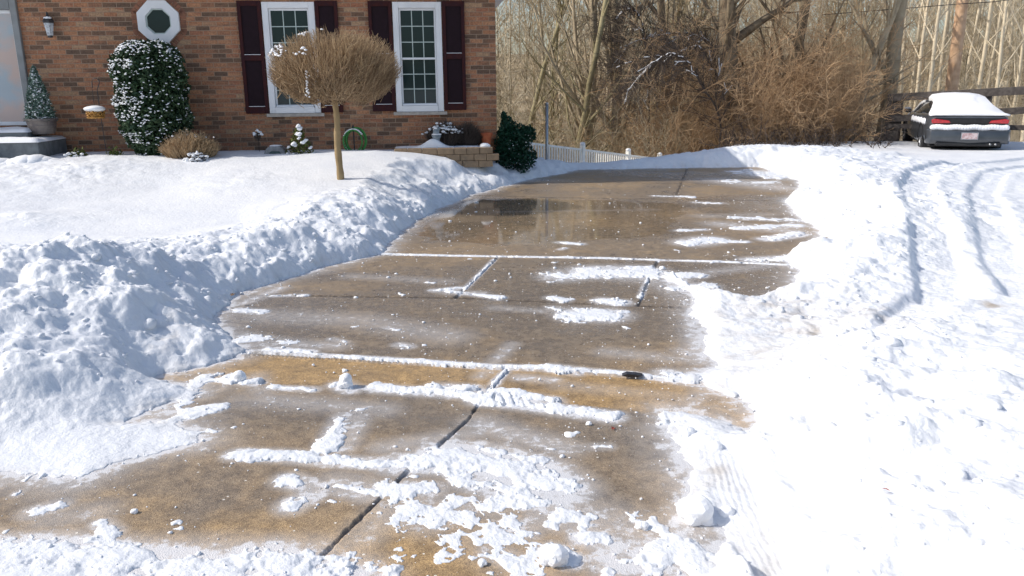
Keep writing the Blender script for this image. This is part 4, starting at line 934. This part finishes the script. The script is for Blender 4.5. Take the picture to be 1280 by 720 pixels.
# shepherd hook with feeder
u, z0 = Fp(133, 186, .6); hk = empty('shepherd_hook', Wp(u, -.6, .5), A_H, 'thin black shepherd hook standing in the snow against the brick wall', 'garden hook')
zt = Fp(119, 98, .6)[1]-.5; ub = Fp(119, 98, .6)[0]-u
mb = MB(); pts_ = [(0, 0, -.1), (-.02, 0, zt*.5), (ub*.8, 0, zt*.86)]+[(ub-.0+.055*math.cos(R(a)), 0, zt-.06+.06*math.sin(R(a))) for a in range(0, 200, 20)]+[(ub-.06, 0, zt-.14)]; mb.tube(pts_, .006, 6); mb.build('rod', M['iron'], hk)
u, z = Fp(120, 148, .62); fd = empty('bird_feeder', Wp(u, -.62, z), A_H, 'hanging bird feeder of golden seed under a white snow cap', 'bird feeder')
mb = MB(); mb.lathe([(0,0),(.12,0),(.13,.02),(.10,.03),(.10,.11),(.0,.12)], n=20); mb.build('seed_cage', M['feeder_seed'], fd)
C_ = (lambda q: np.stack([.12*np.cos(q), .12*np.sin(q), .03+.07*((q*7.3) % 1)], -1))(np.linspace(0, 6.28*3, 60)); blobs('seed_cake', C_, .014, fd, 3, 1, 'feeder_seed')
mb = MB(); mb.blob((0, 0, .145), (.155, .14, .05), .08, 3, 2); mb.build('snow_cap', M['snow_small'], fd, smooth=True)
mb = MB(); mb.tube([(0, 0, .16), (0, 0, zt+.5-z-.13)], .004, 5); mb.build('hanger', M['iron'], fd)

def twig_shrub(name, loc, rx, ry, h, n, m, label, seed, snow=None, tint=.5, cat='shrub', rz=A_H, lean=0, r=.004, dens=3, leafm=None):
    random.seed(seed); root = empty(name, loc, rz, label, cat); sg = []
    for i in range(n):
        a = rnd()*6.28; e = math.sqrt(rnd()); tip = Vector((rx*e*math.cos(a)+lean, ry*e*math.sin(a), h*(1-.55*e*e)*random.uniform(.8, 1.05))); b = Vector((tip.x*.25, tip.y*.25, -.05)); m1 = b.lerp(tip, .5)+Vector((tip.x*.15, tip.y*.15, 0)); tn = tint+random.uniform(-.35, .35)
        sg.append((tuple(b), tuple(m1), r*1.6, r*1.2, tn)); sg.append((tuple(m1), tuple(tip), r*1.2, r*.7, tn))
        for _ in range(dens):
            c = m1.lerp(tip, rnd()); d_ = ((tip-b).normalized()+perp(Vector((0, 0, 1)))*.6+perp(Vector((1, 0, 0)))*.4).normalized(); sg.append((tuple(c), tuple(c+d_*h*random.uniform(.08, .22)), r*.8, r*.5, tn+.1))
    mesh_of('twigs', sg, 3, M[m], root)
    if snow:
        q = np.random.default_rng(seed); E = np.array([s[1] for s in sg]); k = q.choice(len(E), snow[0]); C_ = E[k]; C_ = C_[(C_[:, 2] > h*snow[2])]; blobs('snow_cover', C_, snow[1], root, seed, .7)
    return root
twig_shrub('clipped_shrub', Wp(Fp(236, 170, 1.0)[0], -1.0, .5), .45, .32, .43, 900, 'twig_tan', 'low clipped tan shrub in front of the tall evergreen', 51, (90, .018, .8), .6, r=.0035, dens=5)
twig_shrub('snowy_shrub', Wp(Fp(243, 180, 1.35)[0], -1.35, .46), .17, .14, .2, 120, 'twig_dark', 'tiny lavender grey snow covered plant in front of the tan clipped shrub', 52, (130, .024, .35), .4)
wd = lambda px, lab, s, n=160: leaves('leafage', shell(.07, .15, .12, .13, 2, .1), n, .03, 'weed', empty('garden_weed', Wp(Fp(px, 185, .7)[0], -.7, .52), A_H, lab, 'plant'), s, (0, 1), 1.3)
wd(98, 'low green weed poking through the snow right of the porch steps', 61); wd(143, 'faint yellow green plant at the wall foot right of the hook', 62, 120)
blobs('snow_cover', np.random.default_rng(2).normal(size=(26, 3))*np.array([.08, .05, .03])+np.array([0, -.08, .06]), .025, [o for o in D.objects if o.name == 'garden_weed'][0], 2, .6)
twig_shrub('snowy_sprig', Wp(Fp(322, 168, .35)[0], -.35, Fp(322, 172, .35)[1]-.0), .07, .06, .13, 26, 'twig_dark', 'small sprig holding a tuft of snow against the wall left of the grey basin', 53, (40, .018, .2), .4)
mb = MB()
# its stalk down to the ground
o = [q for q in D.objects if q.name == 'snowy_sprig'][0]; mb.tube([(0, 0, 0), (.01, 0, .5-o.location.z)], .004, 5); mb.build('stem', M['twig_dark'], o)
# grey basin
bs = empty('garden_basin', Wp(Fp(343, 186, .8)[0], -.8, .52), A_H, 'grey plastic hooded tub half buried in snow at the wall foot', 'tub')
mb = MB(); outer = [(-.20,-.1),(-.19,.02),(-.13,.13),(-.08,.165),(.08,.165),(.14,.12),(.19,.0),(.20,-.1)]; mb.prism(outer, 0, .28); mb.build('shell', M['grey_plastic'], bs, .02)
mb = MB(); mb.prism([(-.12,-.1),(-.11,.03),(-.06,.09),(.07,.09),(.12,.02),(.13,-.1)], -.008, -.002); mb.build('opening', M['teal_dark'], bs, .002)
mb = MB(); mb.blob((0, .14, .165), (.10, .12, .018), .08, 2, 3); mb.build('snow_cap', M['snow_small'], bs, smooth=True)
# small snowy bush
sb = empty('snowy_bush', Wp(Fp(375, 187, .75)[0], -.75, .52), A_H, 'small pointed green bush topped with round snow tufts right of the grey tub', 'shrub')
def small_cone(q, n):
    z = q.uniform(0, 1, n)**1.3; a = q.uniform(0, 6.28, n); r = .24*(1-z)**.9*np.sqrt(q.uniform(.05, 1, n))+.02; return np.stack([r*np.cos(a), r*.8*np.sin(a), .46*z], -1)
leaves('foliage', small_cone, 700, .024, 'weed', sb, 7, (0, .9), 1.4)
tt = np.array([(-.01,-.06,.46),(.02,-.03,.43),(-.03,-.07,.35),(.01,-.09,.34),(.07,-.1,.22),(.09,-.09,.24),(-.09,-.12,.19),(-.05,-.12,.17),(-.17,-.1,.14),(.17,-.1,.13),(.21,-.08,.05),(-.2,-.1,.04),(-.1,-.15,.03),(0,-.1,.28)]); blobs('snow_cover', np.concatenate([tt, tt+.018]), .032, sb, 8, .7)
mb = MB(); mb.tube([(0, 0, -.1), (0, 0, .42)], [.012, .004], 6); mb.build('stem', M['twig_dark'], sb)
# hose on a stand
hs = empty('garden_hose', Wp(Fp(443, 187, .25)[0], -.25, .52), A_H, 'coiled bright green garden hose hanging at the wall right of the clipped tree trunk', 'hose')
mb = MB(); qh = random.Random(4)
for k in range(9): mb.torus((qh.uniform(-.03, .05), -.06+.012*k, .20+qh.uniform(-.015, .015)), .17+qh.uniform(-.012, .02), .011, (0.05*k-.2, 1, 0), 30, 6, (.9, 1.08))
mb.build('hose_coil', M['hose'], hs, smooth=True)
mb = MB(); mb.tube([(0, .02, -.1), (0, .02, .46)], .012, 6); mb.tube([(0, .02, .40), (0, -.1, .41), (0, -.13, .44)], .01, 6); mb.box(-.06, .06, -.02, .04, .36, .40); mb.build('hose_hanger', M['iron'], hs)
mb = MB()
for a in range(35, 160, 9): mb.blob((.165*math.cos(R(a)), -.05, .20+.19*math.sin(R(a))), (.022, .05, .012), .15, 1, a)
for a in range(190, 230, 12): mb.blob((.165*math.cos(R(a)), -.06, .20+.19*math.sin(R(a))), (.015, .03, .012), .15, 1, a)
mb.build('snow_cover', M['snow_small'], hs, smooth=True)

# raised bed of tan blocks
OB = .75
ub0 = Fp(500, 192, OB)[0]; ub1 = Fp(616, 192, OB)[0]+.0; zt_b = Fp(600, 184.5, OB)[1]
bed = empty('raised_bed', Wp(ub1, -OB, zt_b), A_H, 'low retaining wall of tan stone blocks around the bed at the house corner', 'retaining wall')
Lb = ub0-ub1; qh = random.Random(8); rows = MB(); bh = .105; x = -0.0
for r_i in range(3):
    x = 0 if r_i % 2 == 0 else .1
    while x > Lb:
        wdt = qh.uniform(.2, .27); rows.box(x-wdt+.006, x-.0, qh.uniform(-.008, .008), .16, -bh*(r_i+1)+.004, -bh*r_i); x -= wdt
rows.build('block_course', M['block'], bed, .008)
mb = MB(); 
for r_i in range(3): mb.box(-.16, -.002, .17, OB-.01, -bh*(r_i+1)+.004, -bh*r_i)
mb.build('end_course', M['block'], bed, .008)
snow_slab('snow_cover', Lb-.1, -.17, .165, OB-.01, -.02, .02, bed, 12, 60, 24, lambda x_, y_: .14*np.exp(-((x_-Lb*.64)/.17)**2)*np.exp(-((y_-.3)/.35)**2))
# things in the bed
stt = empty('garden_statue', Wp(Fp(546, 186, OB-.3)[0], -OB+.3, zt_b), A_H, 'small blue grey garden ornament standing in the raised bed under the snowy shrub', 'ornament')
mb = MB(); mb.lathe([(0,0),(.08,0),(.082,.03),(.06,.05),(.05,.12),(.075,.17),(.08,.19),(0,.2)], n=14); mb.build('pedestal', M['statue'], stt, smooth=True)
mb = MB(); mb.blob((0, 0, .235), (.055, .05, .06), .12, 2, 5); mb.blob((.035, -.02, .29), (.03, .03, .03), .1, 2, 6); mb.build('figure', M['statue'], stt, smooth=True)
for z_, r_c in ((.205, .08), (.30, .04)):
    mb = MB(); mb.blob((0, 0, z_), (r_c, r_c*.9, .018), .1, 2, 7); mb.build('snow_cap', M['snow_small'], stt, smooth=True)
twig_shrub('snowy_shrub', Wp(Fp(556, 186, OB-.55)[0], -OB+.55, zt_b-.02), .33, .2, .42, 420, 'twig_dark', 'twiggy shrub with large lavender snow tufts in the raised bed below the right window', 54, (190, .026, .52), .5, r=.0035, dens=4)
twig_shrub('bare_shrub', Wp(Fp(585, 186, OB-.6)[0], -OB+.6, zt_b-.02), .26, .18, .40, 420, 'twig_dark', 'dark bare twiggy shrub between the snow tufted shrub and the clay pot', 55, None, .5, r=.003, dens=4)
tp_ = empty('terracotta_pot', Wp(Fp(608, 186, OB-.6)[0], -OB+.6, zt_b-.01), A_H, 'orange terracotta pot standing in the raised bed at the house corner', 'pot')
mb = MB(); mb.lathe([(0,0),(.065,0),(.095,.16),(.11,.162),(.112,.21),(.095,.212),(.085,.17),(0,.165)], n=24); mb.build('pot', M['terracotta'], tp_, smooth=False)
mb = MB(); mb.blob((.0, 0, 0), (.10, .07, .05), .18, 3, 21); o = mb.build('snow_lump', M['snow_small'], None, smooth=True); o.location = Wp(Fp(606, 182, OB-.1)[0], -OB+.1, zt_b+.02); tag(o, 'rounded lump of snow on the block wall in front of the clay pot', 'snow lump')
# dark evergreen at the corner
pE = PD(644, 205, 13.9); eb = empty('corner_evergreen', (pE.x, pE.y, .25), 0, 'dark green evergreen bush with small snow flecks at the house corner', 'shrub')
def ev(q, n):
    c = np.array([(-.17,0,.25,.17,.2,.30),(-.12,0,.50,.12,.14,.20),(.02,0,.33,.2,.2,.28),(.20,0,.45,.13,.12,.13),(.10,.02,.12,.24,.22,.24),(-.17,0,.70,.05,.06,.07)]); pr = np.array([.25,.14,.3,.1,.2,.03]); pr /= pr.sum(); k = q.choice(6, n, p=pr); d = q.normal(size=(n, 3)); d /= np.linalg.norm(d, axis=1, keepdims=True); return c[k, :3]+d*c[k, 3:]*(q.uniform(.3, 1.08, (n, 1)))
leaves('foliage', ev, 9000, .03, 'leaf_blue', eb, 11); eb.scale = (1.08, 1.0, 1.16)
C_ = ev(np.random.default_rng(14), 600); C_ = C_[(C_[:, 2] < .45) & (C_[:, 0] > -.1) & (C_[:, 1] < 0)][:150]; blobs('snow_cover', C_, .009, eb, 12)
mb = MB(); mb.tube([(0, 0, -.05), (0, 0, .4)], .02, 6); mb.build('stem', M['iron'], eb)

# clipped topiary tree in the lawn
tb = P(425, 219, .45); top = empty('clipped_tree', (tb.x, tb.y, .42), 0, 'small standard tree clipped to a flat round tan crown, alone in the snowy lawn', 'tree')
Yt = tb.y; zc0 = PD(418, 125, Yt).z-.42; zc1 = PD(418, 37, Yt).z-.42; xc = PD(418, 80, Yt).x-tb.x; rxc = (PD(496, 85, Yt).x-PD(339, 85, Yt).x)/2
mb_s = []; random.seed(61); tr = []
pts_ = [(0, 0, -.3), (.006, 0, .05), (-.012, .01, .4), (.008, 0, .75), (-.006, 0, zc0*.97), (-.01, 0, zc0+.06)]
mb = MB(); fine = []
for i in range(len(pts_)-1):
    for k in range(4): fine.append(Vector(pts_[i]).lerp(Vector(pts_[i+1]), k/4))
fine.append(Vector(pts_[-1])); mb.tube(fine, [.050-.015*i/len(fine)+.004*math.sin(i*2.1) for i in range(len(fine))], 12)
tk = mb.build('trunk', M['bark_tan'], top, smooth=True)
a_ = tk.data.attributes.new('tint', 'FLOAT', 'POINT'); a_.data.foreach_set('value', [.6]*len(tk.data.vertices))
zc = zc0+(zc1-zc0)*.42; bx = Vector((-.01, 0, zc0)); seg = []
def surf(a, s):   # point on the clipped surface
    hz_ = (zc1-zc) if s > 0 else (zc-zc0)*.98; c_ = math.sqrt(max(0, 1-s*s)); e = .95 if s > 0 else 1
    bump_ = 1+.035*math.sin(a*4+s*3)+.03*math.sin(a*7-s*5)
    return Vector((xc+rxc*bump_*(c_**.85)*math.cos(a), rxc*.95*bump_*(c_**.85)*math.sin(a), zc+hz_*s*bump_))
for i in range(46):                                          # scaffold limbs
    a = rnd()*6.28; s = random.uniform(-.75, .9); e = surf(a, s); m1 = bx.lerp(e, .45)+Vector((0, 0, -.03)); r = random.uniform(.010, .019)
    seg += [(tuple(bx), tuple(m1), r, r*.7, .65), (tuple(m1), tuple(bx.lerp(e, .85)), r*.7, r*.35, .65)]
for i in range(4200):
    a = rnd()*6.28; s = random.uniform(-.93, .99); e = surf(a, s); k0 = random.uniform(.55, .82); c = bx.lerp(e, k0)+perp(Vector((0, 0, 1)))*.03; c = bx.lerp(e, k0)+Vector((random.gauss(0, .06), random.gauss(0, .06), random.gauss(0, .05)-.03)); tip = e+Vector((random.gauss(0, .022), random.gauss(0, .022), random.gauss(0, .022)+.01)); r = .0036; tn = random.uniform(.15, 1)*(.75 if s < 0 else 1)  # twigs below the crown's middle tinted darker as underside shade
    mid_ = c.lerp(tip, .5)+Vector((random.gauss(0, .03), random.gauss(0, .03), random.gauss(0, .03)-.02))
    seg += [(tuple(c), tuple(mid_), r, r*.8, tn-.1), (tuple(mid_), tuple(tip), r*.8, r*.45, tn)]
    if i % 3 == 0:
        t2 = mid_+((tip-mid_).normalized()+perp((tip-mid_).normalized())*.7)*.06; seg.append((tuple(mid_), tuple(t2), r*.6, r*.4, tn))
mesh_of('crown', seg, 3, M['twig_tan'], top)
q = np.random.default_rng(3); C_ = np.array([tuple(surf(a, s)) for a, s in zip(q.uniform(2.8, 5.2, 260), q.uniform(.35, .95, 260))]); C_ = C_[(C_[:, 0] < xc-.02)]; C_ = C_[fbm(C_[:, 0], C_[:, 2], .2, 2, 3) > -.05]; blobs('snow_cover', C_, .016, top, 5, .6)
C_ = np.array([(-.20+random.gauss(0, .015), -rxc*.75, zc0+.05+.3*k/24) for k in range(25)]); blobs('snow_cover', C_, .012, top, 6, .8)

# metal pole
pp = P(684, 209, .05); po_ = empty('metal_pole', (pp.x, 15.2*1.0, -.1), 0, 'thin grey galvanised pole beside the picket fence, right of the corner evergreen', 'pole')
po_.location.x = PD(683.5, 180, 15.2).x; zt_ = PD(683.5, 129, 15.2).z+.1
mb = MB(); mb.tube([(0, 0, -.4), (0, 0, zt_)], .028, 12); mb.build('post', M['galv'], po_, smooth=True); mb = MB(); mb.lathe([(.032, zt_-.02), (.033, zt_), (.02, zt_+.012), (0, zt_+.014)], n=12); mb.build('cap', M['galv'], po_)
# white picket fence running downhill
fa = PD(655, 177.5, 19.2); fb = PD(826, 198.5, 23.8)
pf = empty('picket_fence', (fa.x, fa.y, fa.z-1.1), 0, 'white picket fence sinking behind the snow bank at the end of the driveway', 'fence')
dv = fb-fa; Lh = math.hypot(dv.x, dv.y); ux, uy, sl = dv.x/Lh, dv.y/Lh, dv.z/Lh
def along(t, h): return Vector((ux*t, uy*t, sl*t+h))
mb = MB(); n = int(Lh/.105)
MA = Matrix(((ux, -uy, 0, 0), (uy, ux, 0, 0), (0, 0, 1, 0), (0, 0, 0, 1)))
mb.box(-.02, .02, -.012, .012, .08, 1.06, MA); pk_o = mb.build('picket', M['fence_white'], pf)
for k in range(1, n):
    c_ = pk_o.copy(); COL.objects.link(c_); c_.parent = pf; c_.location = along(k*.105, 0)
for h in (1.06, .12):
    mb = MB(); a, b = along(0, h), along(Lh, h); V_ = []
    for p_ in (a, b):
        for dx, dz in ((-.025, 0), (.025, 0), (.025, .05), (-.025, .05)): V_.append(p_+Vector((-uy*dx, ux*dx, dz)))
    mb.add(V_, [(0, 3, 2, 1), (4, 5, 6, 7), (0, 1, 5, 4), (1, 2, 6, 5), (2, 3, 7, 6), (3, 0, 4, 7)]); mb.build('rail', M['fence_white'], pf)
for t in (.02, Lh*.375, Lh*.72, Lh*.99):
    c = along(t, 0); mb = MB(); mb.box(-.055, .055, -.055, .055, -.3, 1.2, Matrix.Translation(c) @ MA); o = mb.build('fence_post', M['fence_white'], pf, .006)
    mb = MB(); mb.blob(c+Vector((0, 0, 1.235)), (.075, .075, .05), .02, 2, 1); mb.build('post_cap', M['white_paint'], o, smooth=True)

# dark rail fence behind the car
ra = PD(1118, 122, 24.2); rb = PD(1300, 113, 22.0); rf_ = empty('rail_fence', (ra.x, ra.y, .1), 0, 'dark weathered rail fence running behind the parked car to the right edge', 'fence')
dv = rb-ra; Lh = math.hypot(dv.x, dv.y); aa = math.atan2(dv.y, dv.x); ux, uy = dv.x/Lh, dv.y/Lh
for h0, h1, hh in ((ra.z-.1, rb.z-.1+.02, .22), (ra.z-.1-.62, rb.z-.1-.50, .19), (.18, .22, .14)):
    mb = MB(); a = Vector((-.1*ux, -.1*uy, h0)); b = Vector((dv.x*1.6, dv.y*1.6, h0+(h1-h0)*1.6)); V_ = []
    for p_ in (a, b):
        for dx, dz in ((-.03, -hh/2), (.03, -hh/2), (.03, hh/2), (-.03, hh/2)): V_.append(p_+Vector((-uy*dx, ux*dx, dz)))
    mb.add(V_, [(0, 3, 2, 1), (4, 5, 6, 7), (0, 1, 5, 4), (1, 2, 6, 5), (2, 3, 7, 6), (3, 0, 4, 7)]); mb.build('rail', M['rail_wood'], rf_, .01)
for t in (0, 2.4, 4.8, 7.2):
    mb = MB(); c = Vector((ux*t, uy*t, 0)); w_ = .20 if t == 0 else .09; mb.box(-w_, w_, .035, .035+2*w_*.7, -.4, ra.z+.0+.02*t, Matrix.Translation(c) @ Matrix.Rotation(aa, 4, 'Z')); mb.build('fence_post', M['rail_wood'], rf_, .015)
# utility pole
pu = at(1191, 27); up_ = empty('utility_pole', pu, 0, 'sunlit orange brown wooden utility pole behind the parked car', 'utility pole')
mb = MB(); mb.tube([(0, 0, -1), (0, 0, 3), (.03, 0, 9)], [.2, .19, .14], 16); mb.build('pole', M['pole_wood'], up_, smooth=True)
mb = MB(); mb.box(-1.1, 1.1, -.2, -.1, 8.0, 8.12); mb.build('crossarm', M['pole_wood'], up_, .01)
wa, wb, wc = PD(1150, 9, 27), PD(1191, 6, 27), PD(1300, -6, 24)
mb = MB(); wa2 = wa+(wa-wb)*3; wa2.z = wa.z-.2; wb.y -= .22
mb.tube([wa2, wa, wb, (wb+wc)/2-Vector((0, 0, .05)), wc, wc+(wc-wb)*2], .012, 5); tag(mb.build('overhead_wire', M['wire']), 'black overhead wire crossing the utility pole at the top right', 'wire')

# ------------------------------------------------------------------ parked car
pc = PD(1208, 184, 21.0); carz = pc.z-.19
car = empty('parked_car', (pc.x, pc.y, carz), -R(18), 'dark grey sedan seen from behind, its roof and rear window under thick snow', 'car')
def loft(stations, name, m, parent, smooth=True, caps=True):
    V_ = [p for s_ in stations for p in s_]; n = len(stations[0]); Fc = [(i*n+k, i*n+(k+1) % n, (i+1)*n+(k+1) % n, (i+1)*n+k) for i in range(len(stations)-1) for k in range(n)]
    if caps: Fc += [tuple(range(n))[::-1], tuple((len(stations)-1)*n+k for k in range(n))]
    mb = MB(); mb.add(V_, Fc); o = mb.build(name, m, parent, smooth=smooth)
    md = o.modifiers.new('b', 'BEVEL'); md.width = .015; md.segments = 2; md.limit_method = 'ANGLE'; md.angle_limit = R(35); return o
def sec(y, w, zb_, zt_, crown=.02): return [(-w*.86, y, zb_), (-w*.97, y, zb_+.08), (-w, y, .45), (-w*.985, y, zt_*.5+.30), (-w*.93, y, zt_-.06), (-w*.86, y, zt_), (0, y, zt_+crown), (w*.86, y, zt_), (w*.93, y, zt_-.06), (w*.985, y, zt_*.5+.30), (w, y, .45), (w*.97, y, zb_+.08), (w*.86, y, zb_)]
body = loft([sec(.02,.86,.40,.92), sec(.12,.915,.34,.965), sec(.5,.935,.28,.985), sec(1.0,.94,.22,.98), sec(2.5,.935,.20,.95), sec(3.6,.935,.22,.94), sec(4.5,.88,.26,.80), sec(4.9,.74,.32,.66)], 'body', M['car_paint'], car)
def gs(y, wb_, wt, zt_): return [(-wb_, y, .93), (-(wb_+wt)/2-.01, y, (.93+zt_)/2), (-wt, y, zt_-.03), (-wt*.85, y, zt_), (0, y, zt_+.015), (wt*.85, y, zt_), (wt, y, zt_-.03), ((wb_+wt)/2+.01, y, (.93+zt_)/2), (wb_, y, .93)]
loft([gs(.55,.78,.74,.985), gs(.95,.80,.68,1.17), gs(1.45,.81,.54,1.38), (gs(2.0,.82,.50,1.43)), gs(2.7,.82,.50,1.42), gs(3.15,.81,.58,1.22), gs(3.6,.79,.70,.97)], 'cabin_glass', M['car_glass'], car)
def snowsec(y, w, zl, zt_): return [(-w-.015, y, zl), (-w-.02, y, (zl+zt_)/2), (-w*.92, y, zt_-.02), (-w*.5, y, zt_+.02), (0, y, zt_+.03), (w*.5, y, zt_+.02), (w*.92, y, zt_-.02), (w+.02, y, (zl+zt_)/2), (w+.015, y, zl)]
loft([snowsec(.03,.82,.965,.985), snowsec(.10,.87,.95,1.03), snowsec(.5,.84,.95,1.07), snowsec(.95,.72,1.06,1.22), snowsec(1.45,.61,1.22,1.42), snowsec(2.0,.57,1.26,1.475), snowsec(2.7,.57,1.26,1.47), snowsec(3.15,.68,1.16,1.28), snowsec(3.6,.76,.95,1.03), snowsec(4.4,.80,.84,.90), snowsec(4.8,.7,.68,.74)], 'snow_cover', M['snow_small'], car)
# rear bumper and details
def rbox(x0, x1, y0, y1, z0, z1, nm, m, par=car, bev=.02):
    mb = MB(); mb.box(x0, x1, y0, y1, z0, z1); return mb.build(nm, m, par, bev)
bmp = loft([[( -.93, .25, .27), (-.93, .25, .60), (-.93, .12, .63), (-.93, .02, .60), (-.93, .0, .36), (-.93, .06, .27)], [(-.86, .1, .27), (-.86, .1, .60), (-.86, .0, .63), (-.86, -.10, .59), (-.86, -.12, .36), (-.86, -.05, .27)],
      [(0, .1, .25), (0, .1, .60), (0, -.06, .63), (0, -.18, .59), (0, -.20, .36), (0, -.1, .25)], [(.86, .1, .27), (.86, .1, .60), (.86, .0, .63), (.86, -.10, .59), (.86, -.12, .36), (.86, -.05, .27)], [(.93, .25, .27), (.93, .25, .60), (.93, .12, .63), (.93, .02, .60), (.93, .0, .36), (.93, .06, .27)]], 'rear_bumper', M['car_paint'], car)
rbox(-.72, .72, -.145, .1, .22, .30, 'diffuser', M['car_black'], car)
rbox(-.80, .80, .2, 4.6, .17, .24, 'underbody', M['car_black'], car)
rbox(-.80, .80, -.02, .05, .76, .90, 'tail_panel', M['car_black'], car)
for s_ in (-1, 1):
    mb = MB(); mb.prism([(s_*.42, .78), (s_*.84, .77), (s_*.86, .86), (s_*.78, .885), (s_*.46, .84)][::s_], -.045, .04); mb.build('tail_light', M['tail_red'], car, .012)
rbox(-.78, .78, -.035, .06, .895, .935, 'spoiler', M['car_paint'], car)
mb = MB()
for k in range(26):
    t = -1+2*k/25; mb.blob((t*.80, -.085+.05*t*t, .675+.01*math.sin(k)), (.09, .065, .07), .04, 2, k)
mb.build('snow_ledge', M['snow_small'], car, smooth=True)
pl_ = rbox(-.17, .17, -.215, -.20, .40, .545, 'licence_plate', M['plate'], car, .004); rbox(-.19, .19, -.2135, -.199, .385, .56, 'plate_frame', M['rim'], pl_, .003)
pl_.location.y = -.004
for x0 in (.48, .60):
    mb = MB(); mb.tube([(x0, -.17, .27), (x0, .1, .27)], .024, 14); mb.build('exhaust_tip', M['rim'], car, smooth=True)
for s_, y_ in ((-1, .98), (1, .98), (-1, 3.95), (1, 3.95)):
    mb = MB(); a, b = (.70*s_, .925*s_); 
    prof = [(.20, a), (.31, a), (.335, a+.03*s_), (.335, b-.03*s_), (.31, b), (.21, b)]
    n = 28; V_ = [(x_, y_+r_w*math.cos(2*math.pi*k/n), .335+r_w*math.sin(2*math.pi*k/n)) for r_w, x_ in prof for k in range(n)]
    mb.add(V_, [(i*n+k, i*n+(k+1) % n, ((i+1) % 6)*n+(k+1) % n, ((i+1) % 6)*n+k) for i in range(6) for k in range(n)]); wh = mb.build('wheel', M['tyre'], car, smooth=False)
    mb = MB(); mb.tube([(.80*s_, y_, .335), (.90*s_, y_, .335)], .06, 14)
    for k in range(5):
        a_2 = k*2*math.pi/5; mb.tube([(.88*s_, y_, .335), (.90*s_, y_+.2*math.cos(a_2), .335+.2*math.sin(a_2))], [.035, .03], 6)
    mb.torus((.90*s_, y_, .335), .205, .014, (1, 0, 0), 28, 6); mb.build('rim', M['rim'], wh)
    mb = MB(); n = 24; V_ = [(x_, y_+r_w*math.cos(math.pi*k/n), .335+r_w*math.sin(math.pi*k/n)) for x_, r_w in ((.943*s_, .375), (.943*s_, .42), (.5*s_, .42), (.5*s_, .375)) for k in range(n+1)]; m_n = n+1
    mb.add(V_, [(i*m_n+k, i*m_n+k+1, ((i+1) % 4)*m_n+k+1, ((i+1) % 4)*m_n+k) for i in range(4) for k in range(n)]); mb.build('wheel_arch', M['car_black'], car)
    mb = MB(); V_ = [(.9415*s_, y_, .335)]+[(.9415*s_, y_+.37*math.cos(math.pi*2*k/n), .335+.37*math.sin(math.pi*2*k/n)) for k in range(n)]
for s_ in (-1, 1):
    mb = MB(); mb.blob((s_*1.02, 3.0, 1.0), (.11, .06, .07), .03, 2, 3); mr = mb.build('wing_mirror', M['car_paint'], car, smooth=True); mb = MB(); mb.blob((s_*1.02, 3.0, 1.065), (.10, .06, .03), .06, 2, 3); mb.build('snow_cap', M['snow_small'], mr, smooth=True)
    mb = MB(); n = 20
    for k in range(24): mb.blob((s_*.935, .45+.13*k, .80+.01*math.sin(k*1.7)), (.018, .09, .09 if s_ < 0 else .04), .12, 1, k)
    mb.build('side_snow', M['snow_small'], car, smooth=True)
car.scale = (1.04, 1.0, 1.03)
print('scene built')
